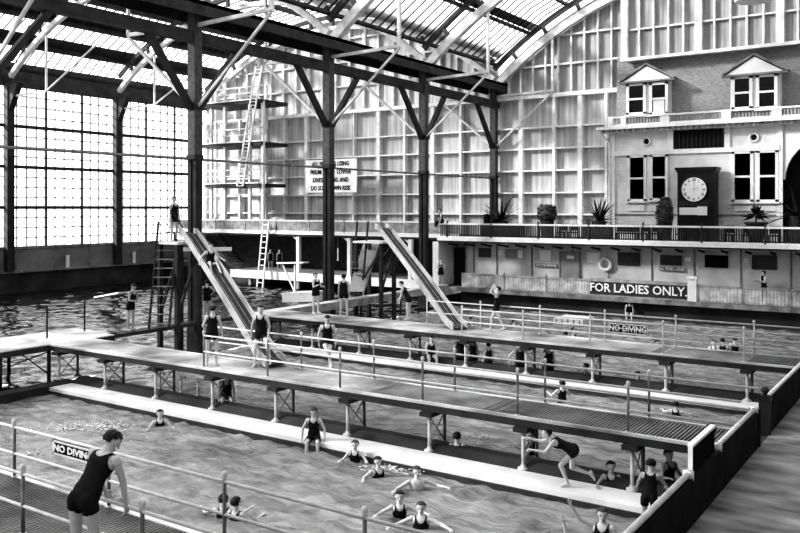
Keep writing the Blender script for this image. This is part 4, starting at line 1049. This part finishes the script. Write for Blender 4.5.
        th = nrm(V(P['th'][i], float) * V([k, 1, 1])); sh = nrm(V(P['sh'][i], float) * V([k, 1, 1]))
        kn = hp0 + th * .425 * s; an_ = kn + sh * .405 * s
        C('th', hp0, kn, .088 * s, .054 * s); C('sh', kn, an_, .053 * s, .034 * s)
        back = nrm(np.cross(nrm(np.cross(th, sh) + V([1e-4, 0, 0])), sh)) if np.linalg.norm(np.cross(th, sh)) > .05 else -fr
        if back.dot(nrm(th)) > 0 and np.linalg.norm(np.cross(th, sh)) > .05: back = -back
        parts.append(cap(kn + sh * .09 * s + back * .018 * s, kn + sh * .2 * s + back * .01 * s, .047 * s, .036 * s))
        fv = P['foot'][i] if 'foot' in P else None
        if fv is None:
            fv = V([.18 * k, 1, -.08]) if sh[2] < -.6 else nrm(V([.1 * k, .5, 0]) + sh * .8)
        else: fv = V(fv, float) * V([k, 1, 1])
        fv = nrm(fv)
        dn = nrm(sh - fv * sh.dot(fv)) if abs(sh.dot(fv)) < .95 else V([0, 0, -1.])
        heel = an_ - fv * .035 * s + dn * .042 * s; toe = an_ + fv * .15 * s + dn * .052 * s
        C('ft', heel, toe, .034 * s, .027 * s); parts.append(cap(an_, an_ + fv * .1 * s + dn * .04 * s, .034 * s, .03 * s)); parts.append(cap(toe - fv * .03 * s, toe + fv * .03 * s + lat * k * -.012, .03 * s, .02 * s))
        feet.append((heel, toe))
    # where the figure rests
    if anchor == 'feet':
        zmin = min(min(a[2] - .034 * s, b[2] - .027 * s) for a, b in feet)
        xy = sum((a + b) / 2 for a, b in feet) / 2
        off = V([-xy[0], -xy[1], -zmin])
    elif anchor == 'foot0':
        a, b = feet[P.get('foot_i', 0)]; off = -V([(a[0] + b[0]) / 2, (a[1] + b[1]) / 2, min(a[2] - .034 * s, b[2] - .027 * s)])
    elif anchor == 'head': off = -hc
    else: off = V([0, 0, .125 * s])                  # seat
    vs = []; fs = []
    for pv, pf in parts:
        k0 = len(vs); vs += [tuple(v + off) for v in pv]; fs += [tuple(i + k0 for i in f) for f in pf]
    me = bpy.data.meshes.new('person'); me.from_pydata(vs, [], fs); me.update()
    bm = bmesh.new(); bm.from_mesh(me); bmesh.ops.recalc_face_normals(bm, faces=bm.faces); bm.to_mesh(me); bm.free()
    o = bpy.data.objects.new('person_raw', me); COL.objects.link(o)
    rm = o.modifiers.new('r', 'REMESH'); rm.mode = 'VOXEL'; rm.voxel_size = vox * (s ** .5)
    sm = o.modifiers.new('s', 'SMOOTH'); sm.factor = .5; sm.iterations = 3
    BODIES.append(dict(raw=o, label=label, pos=Vector(pos), yaw=yaw, skin=skin, suit=suit, hair=hair, off=off, bones=bones, fingers=fingers, s=s, HK=HK, d=d, lat=lat, fr=fr, N0=N0, hc=hc, hf=hf, hu=hu, l2=l2, leg=leg, sleeves=sleeves, dress=dress, face=face, group=group, lh=long_hair))
def finish_people():
    dg = bpy.context.evaluated_depsgraph_get(); dg.update()
    for B in BODIES:
        ev = bpy.data.meshes.new_from_object(B['raw'].evaluated_get(dg))
        bpy.data.objects.remove(B['raw'])
        n = len(ev.vertices); co = np.empty(n * 3, np.float32); ev.vertices.foreach_get('co', co); co = co.reshape(-1, 3).astype(float)
        no = np.empty(n * 3, np.float32); ev.vertices.foreach_get('normal', no); no = no.reshape(-1, 3).astype(float)
        fs = [tuple(p.vertices) for p in ev.polygons]; bpy.data.meshes.remove(ev)
        s, off, d, lat, fr = B['s'], B['off'], B['d'], B['lat'], B['fr']
        q = co - off
        best = np.full(n, 1e9); kind = np.zeros(n, int); par = np.zeros(n); KN = ['torso', 'neck', 'head', 'ua', 'fa', 'hand', 'th', 'sh', 'ft']
        for kd, a, b, ra, rb in B['bones']:
            ab = b - a; t = np.clip((q - a) @ ab / (ab @ ab), 0, 1); r = ra + (rb - ra) * t
            dist = np.linalg.norm(q - (a + t[:, None] * ab), axis=1) - r
            m = dist < best; best[m] = dist[m]; kind[m] = KN.index(kd); par[m] = t[m]
        K = lambda *x: np.isin(kind, [KN.index(i) for i in x])
        tq = (q @ d) / (.5 * s); lx = np.abs((q - B['N0']) @ lat) / s; fy = (q @ fr) / s
        ctr = ~(((lx / .085) ** 2 + ((1.04 - tq) / np.where(fy > 0, .26, .2)) ** 2) < 1)           # neckline
        arm = ~((((.2 - lx).clip(0) / .085) ** 2 + ((.93 - tq) / .3) ** 2 < 1) & (lx > .1))         # armholes
        cloth = (K('torso', 'ua', 'neck') & ctr & arm & (tq < 1.02) & (lx < .17) & (tq > -.3)) | (K('th') & (par < B['leg'])) | (K('torso') & (tq < .55))
        if B['dress']: cloth |= K('th') | (K('sh') & (par < .85)) | (K('torso', 'neck') & (tq < 1.02))
        k = len(co)
        fv = [tuple(v) for v in co]; ff = list(fs)
        for pv, pf in B['fingers']:
            k0 = len(fv); fv += [tuple(v + off) for v in pv]; ff += [tuple(i + k0 for i in f) for f in pf]
        hq = q - B['hc']; hk = B['HK']
        hu_, hf_, hl_ = hq @ B['hu'] / hk, hq @ B['hf'] / hk, hq @ B['l2'] / hk
        hair = K('head') & ((hu_ > .066 + .25 * np.maximum(0, hf_ - .04)) | ((hf_ < .012) & (hu_ > -.055 - .3 * np.maximum(0, -hf_ - .02)) & (hu_ > -.02 - 10 * np.minimum(0, hf_ + .0) * -1 * 0)))
        ear = (np.abs(hl_) > .082) & (hu_ < .035) & (hf_ > -.03); hair &= ~ear
        if B['lh']: hair |= K('head', 'neck') & (hf_ < .03) & (hu_ > -.13)
        def sub(mask, dist, flare=0, rough=0):
            used = {}; vs = []; ofs = []
            dl = np.full(n, dist)
            if rough: dl = dl + rough * np.sin(co @ np.array([91., 73., 60.]) / s) * np.sin(co @ np.array([-55., 83., 70.]) / s)
            if flare: dl = dl + flare * np.where(K('th'), par, 0)
            for f in fs:
                if all(mask[i] for i in f):
                    nf = []
                    for i in f:
                        if i not in used: used[i] = len(vs); vs.append(tuple(co[i] + no[i] * dl[i]))
                        nf.append(used[i])
                    ofs.append(tuple(nf))
            return vs, ofs
        def mk(nm, vs, fs_, m, parent=None):
            me = bpy.data.meshes.new(nm); me.from_pydata(vs, [], fs_); me.update(); me.polygons.foreach_set('use_smooth', [True] * len(me.polygons)); me.materials.append(M[m])
            o = bpy.data.objects.new(nm, me); COL.objects.link(o)
            if parent: o.parent = parent
            return o
        o = mk('person', fv, ff, B['skin']); o.location = B['pos']; o.rotation_euler = (0, 0, B['yaw'])
        tag(o, B['label'], 'person', B['group'])
        vs, f_ = sub(cloth, .009 * s ** .5, .02 if B['leg'] > .45 else .006)
        if f_: mk('dress' if B['dress'] else 'bathing_suit', vs, f_, B['suit'], o)
        if B['sleeves']:
            vs, f_ = sub(K('ua', 'fa'), .014); mk('sleeves', vs, f_, B['sleeves'], o)
        vs, f_ = sub(hair, .014 * hk, 0, .008)
        if f_: mk('hair', vs, f_, B['hair'], o)
        if B['face']:
            for sg in (-1, 1):
                c = B['hc'] + off + B['hf'] * .079 * hk + B['hu'] * .014 * hk + B['l2'] * sg * .031 * hk
                pv, pf = cap(c - B['l2'] * .008 * hk, c + B['l2'] * .008 * hk, .0095 * hk, .0095 * hk, 8); mk('eye', [tuple(v) for v in pv], pf, 'eye', o)
            c = B['hc'] + off + B['hf'] * .087 * hk - B['hu'] * .055 * hk
            pv, pf = cap(c - B['l2'] * .016 * hk, c + B['l2'] * .016 * hk, .008 * hk, .008 * hk, 8); mk('mouth', [tuple(v) for v in pv], pf, 'lip', o)
WL = .02
def up(v, z): return Vector((v.x, v.y, z))
TOCAM = facing(0, -1); AWAY = facing(0, 1); RIGHT = facing(1, 0); LEFT = facing(-1, 0)
# foreground
ft = up(aty(88, 533, 6.06), W)
person('man in a dark bathing suit leaning over the foreground pipe railing, seen from behind', 'feet', ft + Vector((.06, -.08, 0)), facing(.3, .92), STAND, 1.9, vox=.0075, leg=.22, lean=31, head=(24, -38), side=9, neck=-.02, headk=.98,
       ua=((.1, .35, -1), (.12, .3, -1)), fa=((-.15, .5, -1), (.02, .16, -1)), th=((.1, .12, -1), (.06, .2, -1)), sh=((.02, -.1, -1), (.02, -.25, -1)), curl=.7, face=True)
# long walkway
person('boy seen from behind gripping the end of the near railing on the long walkway', 'feet', atz(212, 366, W), facing(-.1, 1), STAND, 1.7, ua=((.4, -.15, -1), (.2, .25, -1)), fa=((-.3, .45, -.8), (.1, .5, -.9)), head=(5, -20), side=3)
person('young man half seated on the far railing beside the nearer slide, facing the camera', 'feet', atz(266, 367, W) + Vector((0, -.15, 0)), facing(-.05, -1), LEANSIT, 1.75, face=True, head=(5, 10), ua=((.3, .05, -1), (.32, -.1, -1)), fa=((-.1, .25, -1), (.1, .0, -1)), th=((.3, .55, -.6), (.12, .35, -.9)), sh=((.15, -.1, -1), (.0, -.1, -1)))
person('boy with crossed legs sitting on the far railing of the long walkway, facing the camera', 'feet', atz(331, 372, W) + Vector((0, 0, .05)), facing(.05, -1), LEANSIT, 1.62, face=True, head=(18, 5), ua=((.35, -.1, -1), (.35, -.1, -1)), fa=((-.05, .15, -1), (-.05, .1, -1)), th=((-.05, .8, -.55), (-.2, .85, -.35)), sh=((.05, -.1, -1), (-.35, .1, -1)), lean=6)
# left plank and slide tower
person('man standing with folded arms on the dark plank left of the slide ladder', 'feet', atz(131.5, 331, W), facing(.85, -.4), STAND, 1.72, skin='skin2', lean=10, head=(30, -5), ua=((.12, .1, -1), (.12, .15, -1)), fa=((-.5, .8, .1), (-.5, .8, -.1)))
person('man standing at the top of the nearer slide beside the tall column', 'feet', up(atd(175, 243, 31.6), 4.42), facing(.75, -.5), STAND, 1.72, skin='skin2', head=(5, -20))
k_ = .3; seat = A.lerp(B, k_); seat.z -= (A.z - B.z) * .02
person('bather sliding feet first down the upper part of the nearer slide', 'seat', seat, math.atan2(-(B.x - A.x), B.y - A.y), SIT, 1.62, ua=((.5, .2, -.7), (.55, -.1, -.6)), fa=((.2, .8, -.2), (.3, .6, -.5)), th=((.1, 1, .15), (.08, 1, .3)), sh=((.05, .9, -.55), (.02, .6, -.8)), lean=6)
person('boy with hands on hips standing on the planks behind the nearer slide', 'feet', atz(207, 317, W), facing(-.2, 1), STAND, 1.5, ua=((.7, -.1, -.8), (.7, -.1, -.8)), fa=((-.6, .5, -.7), (-.6, .5, -.7)))
# second walkway
person('bather standing near the white box platform left of the notice column foot', 'feet', atz(316.5, 314, W), facing(.6, -.6), STAND, 1.72, ua=((.15, .3, -1), (.2, .4, -1)), fa=((-.3, .8, .1), (-.3, .7, .3)))
person('boy seen from behind on the second walkway at the foot of the slide tower', 'feet', atz(344, 317, W), facing(.1, 1), STAND, 1.75)
person('bather bending forward on the second walkway between the two slide ends', 'feet', atz(407.5, 320, W), facing(-.8, .3), STAND, 1.6, skin='skin', lean=28, head=(15, 0), ua=((.1, .1, -1), (.1, .4, -.9)), fa=((0, .3, -1), (0, .6, -.8)))
person('bather striding along the second walkway with arms lifted to the head', 'feet', atz(496, 331, W), facing(-.9, .25), STAND, 1.62, lean=-4, ua=((.5, .75, .35), (.6, .6, .5)), fa=((-.5, -.3, .9), (-.6, -.4, .8)), th=((.06, .42, -1), (.06, -.25, -1)), sh=((.02, .12, -1), (.02, -.45, -1)), foot=((.1, 1, -.05), (.1, 1, -.35)), head=(-8, 0))
person('bather standing on the landing at the left end of the promenade', 'feet', up(atz(441, 287.5, 1.08), 1.08), facing(.3, -1), STAND, 1.68, ua=((.4, .3, -.8), (.4, .3, -.8)), fa=((-.7, .6, .3), (-.7, .5, .4)), hair='hairb')
for u, lb in ((270.5, 'left'), (279.5, 'right')):
    p = aty(u, 268, 45.2); person('bather standing on the lower landing beyond the tall ladder, %s one of two' % lb, 'feet', up(p, 1.1), facing(.2, -1), STAND, 1.6, skin='skin2', vox=.016)
# gallery and promenade
p = aty(442, 222, YG + .1); person('person sitting on the gallery handrail near the second column', 'seat', up(p, 4.83), facing(-1, -.2), SIT, 1.6, hair='hair', vox=.016, lean=14, dress=True, sh=((.05, -.1, -1), (0, .1, -1)))
p = aty(487, 212, 43); person('dark clothed person standing behind the balustrade left of the agave', 'head', p, facing(.2, -1), STAND, 1.5, dress=True, suit='black', sleeves='black', vox=.016)
p = aty(763, 266.5, 42.75); person('woman in a dark dress with white sleeves on the promenade', 'feet', up(p, 1.08), facing(-1, -.1), STAND, 1.62, dress=True, sleeves='white', ua=((.2, .3, -.9), (.2, .3, -.9)), fa=((-.1, .9, .3), (-.1, .95, .2)), vox=.016, long_hair=True, head=(12, 0))
p = aty(629.5, 321, YG + .1); person('bather sitting at the tank wall below the ladies sign', 'seat', up(p, .22), facing(-.4, -1), SIT, 1.5, vox=.016, suit='black')
# ledge of the second walkway
def sitter(u, label, yaw, h=1.55, y=25.5, **kw):
    p = aty(u, 350, y); person(label, 'seat', up(p, .36), yaw, SIT, h * 1.08, vox=.0135, **kw)
sitter(431, 'boy sitting on the white ledge facing the camera with hands between his knees', facing(.1, -1), 1.5, 25.25, lean=16, head=(15, 0), face=True, ua=((.25, .35, -.9), (.25, .35, -.9)), fa=((-.35, .6, -.7), (-.35, .6, -.7)))
sitter(460, 'bather seated on the far ledge with back turned, just left of a support post', facing(.15, 1), 1.6)
sitter(473, 'bather sitting on the ledge half hidden behind a support post', facing(-.1, 1), 1.45, 25.6, skin='skin2')
sitter(489, 'small child sitting on the ledge with back to the camera', facing(-.2, 1), 1.2)
sitter(520, 'bather on the ledge with an arm raised to the walkway post', facing(.2, 1), 1.55, lean=-6, ua=((.7, -.1, -.7), (.9, .4, .35)), fa=((.05, .2, -1), (.8, .3, .5)))
sitter(549, 'broad backed bather sitting on the ledge, rightmost of the row', facing(-.15, 1), 1.55)
# shaded figure under the long walkway
p = aty(226, 395, 16.55); person('shaded bather sitting under the long walkway beneath the standing boy', 'seat', up(p, .34), facing(.3, -1), SIT, 1.6, skin='skin2', lean=12)
# nearest pool ledge
p = aty(314, 440, 15.2); person('girl in a dark suit dress sitting on the edge of the white ledge', 'seat', up(p, .2), facing(-.05, -1), SIT, 1.5, vox=.011, leg=.75, face=True, head=(12, 0), ua=((.5, .12, -.9), (.5, .12, -.9)), fa=((.05, .1, -1), (.05, .1, -1)), lean=6, long_hair=True, hair='hairb')
p = atz(563, 489, .2); person('boy climbing onto the white ledge, crouched and reaching for a walkway post', 'foot0', p + Vector((0, .12, 0)), facing(-1, .12), STAND, 1.6, vox=.01, lean=66, head=(-35, 0), th=((.05, .62, -.62), (.12, .1, -1)), sh=((.02, -.38, -.92), (.02, -.95, -.3)), ua=((.2, .6, -.7), (.3, .8, -.35)), fa=((-.05, .9, .15), (-.05, .95, .25)), foot=((.1, 1, -.1), (.1, -.3, -.8)), curl=.7)
p = aty(651, 465, 14.75); person('boy with pale shoulders climbing out at the right end of the ledge by the parapet', 'head', p, facing(.35, .8), STAND, 1.42, vox=.011, lean=24, head=(10, 0), ua=((.35, .5, -.7), (.3, .6, -.6)), fa=((.2, .6, -.6), (.1, .7, -.5)), th=((.1, .3, -1), (.1, .1, -1)), sh=((.02, -.35, -1), (.02, -.2, -1)))
p = aty(669, 455, 16.6); person('dark haired boy behind the notice board on the parapet', 'head', p, facing(.3, -.6), TREAD, 1.5, skin='skin2', ua=((.3, .3, -.9), (.4, .2, -.9)))
# swimmers: u, v of the head, height of the head, heading, pose, label, body height
S = [
 (160, 414, .14, facing(.3, -1), TREAD, 'lone swimmer head near the middle of the white ledge, beyond the churned water', 1.5, {}),
 (223.5, 500, .16, AWAY, SWIM, 'swimmer with pale back behind the foreground railing post, left of two', 1.5, {}),
 (236, 503, .16, facing(.5, 1), TREAD, 'dark haired swimmer close behind the foreground railing, right of two', 1.5, {}),
 (355, 445, .22, facing(-.1, -1), TREAD, 'child standing in the water close to the ledge right of the sitting girl', 1.4, dict(face=True, hair='hairb')),
 (378, 462, .16, facing(.4, -.8), SWIM, 'dark haired swimmer with arms spread below the child at the ledge', 1.5, dict(face=True)),
 (417, 472, .2, facing(.2, -1), SWIM, 'fair swimmer with bare pale shoulders in mid pool', 1.65, dict(hair='hairb', face=True, suit='skin')),
 (399.5, 497, .24, facing(.1, -1), SWIM, 'child in a dark suit with arms held out, left of the front pair', 1.45, dict(face=True)),
 (421, 508, .22, facing(-.1, -1), SWIM, 'smiling boy with arms spread on the water, front pair right', 1.6, dict(face=True, hair='hairb')),
 (457, 437, .36, facing(.3, 1), TREAD, 'dark swimmer with back turned behind the white ledge, under the walkway middle', 1.5, {}),
 (611, 467, .36, facing(-.1, -1), TREAD, 'swimmer looking over the dark ledge board right of the climbing boy', 1.5, dict(skin='skin2')),
 (562, 384, .4, facing(-.2, 1), TREAD, 'bather standing in the middle pool in front of the far ledge', 1.5, {}),
 (586, 366.5, .2, facing(-.8, .3), SWIM, 'swimmer just beyond the far ledge right of the seated row', 1.5, dict(skin='skin2')),
 (638, 375, .32, facing(.1, -1), SWIM, 'dark bather resting both arms on the back of the far ledge', 1.6, dict(skin='skin2')),
 (676, 405, .18, facing(.5, .8), SWIM, 'pale swimmer at the far ledge near the right end', 1.4, {}),
 (713.5, 343, .2, facing(-.3, -1), TREAD, 'bather of the far trio beneath the white gate post, left one', 1.5, {}),
 (722.5, 341, .2, facing(.3, 1), TREAD, 'bather of the far trio beneath the white gate post, middle one', 1.5, {}),
 (735, 339.5, .3, facing(.3, 1), TREAD, 'bather of the far trio beneath the white gate post, right one', 1.6, {}),
 (565.5, 334, .15, AWAY, TREAD, 'small dark head swimming in front of the white raft, left of two', 1.5, {}),
 (573.5, 330, .18, facing(.8, -.4), SWIM, 'swimmer in front of the white raft, right of two', 1.5, {}),
 (514, 322, .12, facing(1, .1), SWIM, 'swimmer stretching out behind the striding bather', 1.6, {}),
 (472, 319, .14, facing(1, -.3), SWIM, 'swimmer beyond the slide end in the far pool', 1.5, {}),
 (657, 343, .2, facing(.6, -.6), SWIM, 'pale splashing swimmer right of the rail sign in the far pool', 1.5, {}),
 (546.5, 352, .2, facing(1, .2), SWIM, 'swimmer behind the rightmost seated bather with an arm stretched right', 1.5, {}),
 (533, 434, .3, facing(-.6, .5), TREAD, 'swimmer behind the walkway post that the climbing boy reaches for', 1.4, {}),
]
for u, v, z, yw, ps, lb, h, kw in S:
    z += .14 if ps is SWIM else .16
    q = atz(u, v, z); far = q.y > 22
    person(lb, 'head', q, yw, ps, h, vox=.0155 if far else .011, **kw)
# raised arms at the lower right
q = atz(602.5, 515, .5); person('man in the pool raising one arm beside the near parapet', 'head', q, facing(-.35, -.9), STAND, 1.7, vox=.0105, face=True, head=(0, 10), ua=((.4, .2, -.9), (.75, .3, .4)), fa=((.1, .4, -.9), (.45, .25, .85)), hair='hairb')
q = atz(549, 540, .25); person('swimmer at the bottom edge lifting a bare arm out of the water', 'head', q, facing(.1, 1), TREAD, 1.6, vox=.0105, ua=((.6, .3, -.7), (.5, .3, .75)), fa=((.1, .8, .1), (-.15, .1, 1)))
finish_people()
# little bent grab rails on the ledge
for u, v, lb in ((198, 405, 'small bent grab rail on the ledge left of a support post'), (160, 397, 'small bent grab rail on the ledge, second from the left'), (181, 401, 'low grab rail on the ledge between the first posts')):
    p = aty(u, v + 4, 16.5); p.z = .3; m = MB(); m.path([p, p + Vector((0, 0, .4)), p + Vector((.06, -.04, .5)), p + Vector((.3, -.1, .5))], .03, 8); m.tube(p, p + Vector((0, 0, .04)), .07, 8); tag(m.build('grab_rail', 'rail', None, True), lb, 'grab rail')

def foam(u, v, lx, ly, n, seed, label):
    rng = random.Random(seed); c = atz(u, v, .0); m = MB()
    for k in range(n):
        a = rng.gauss(0, .5) * lx; b = rng.gauss(0, .5) * ly; r_ = rng.uniform(.012, .035)
        q = Vector((c.x + a * CY - b * SY * .5, c.y + a * SY + b * CY, rng.uniform(.02, .06)))
        m.ball(q, r_, 6, .4)
    tag(m.build('foam', 'white', None, True), label, 'foam', kind='stuff')
foam(84, 428, 1.1, .5, 260, 1, 'white churned foam on the nearest pool left of the lone swimmer')
foam(20, 455, .7, .4, 50, 2, 'patch of foam on the water behind the railing at the far left')
foam(394, 470, .7, .35, 120, 3, 'foam around the spread arms of the swimmers in mid pool')
foam(480, 438, .35, .25, 50, 4, 'white splash in the middle pool left of the climbing boy')


# ================================================================== LIGHT, SKY, CAMERA
wd_ = bpy.data.worlds.new('sky'); SC.world = wd_; wd_.use_nodes = True
nt = wd_.node_tree; bg = nt.nodes['Background']
tc = nt.nodes.new('ShaderNodeTexCoord'); sp = nt.nodes.new('ShaderNodeSeparateXYZ'); mr = nt.nodes.new('ShaderNodeMapRange')
nt.links.new(tc.outputs['Generated'], sp.inputs[0]); nt.links.new(sp.outputs['Z'], mr.inputs['Value'])
mr.inputs['From Min'].default_value = -.02; mr.inputs['From Max'].default_value = .4; mr.inputs['To Min'].default_value = 2.6; mr.inputs['To Max'].default_value = .85
nt.links.new(mr.outputs['Result'], bg.inputs['Color']); bg.inputs['Strength'].default_value = 1.0
sl = bpy.data.lights.new('sun', 'SUN'); sl.energy = 13; sl.angle = R(7)
so = bpy.data.objects.new('sun', sl); COL.objects.link(so)
so.rotation_euler = Vector((.72, .55, -.44)).to_track_quat('-Z', 'Y').to_euler()
cam = bpy.data.cameras.new('camera'); co = bpy.data.objects.new('camera', cam); COL.objects.link(co)
co.location = (0, 0, H); co.rotation_euler = (R(90), 0, YAW)
cam.sensor_width = 36; cam.lens = 36 * F / 800; cam.shift_y = -(266.5 - V0) / 800; cam.clip_end = 500; cam.clip_start = .1
SC.camera = co
SC.view_settings.view_transform = 'Standard'
try: SC.view_settings.look = 'High Contrast'
except Exception: pass
SC.view_settings.exposure = -.22
SC.cycles.max_bounces = 6; SC.cycles.transparent_max_bounces = 12
SC.cycles.use_denoising = True
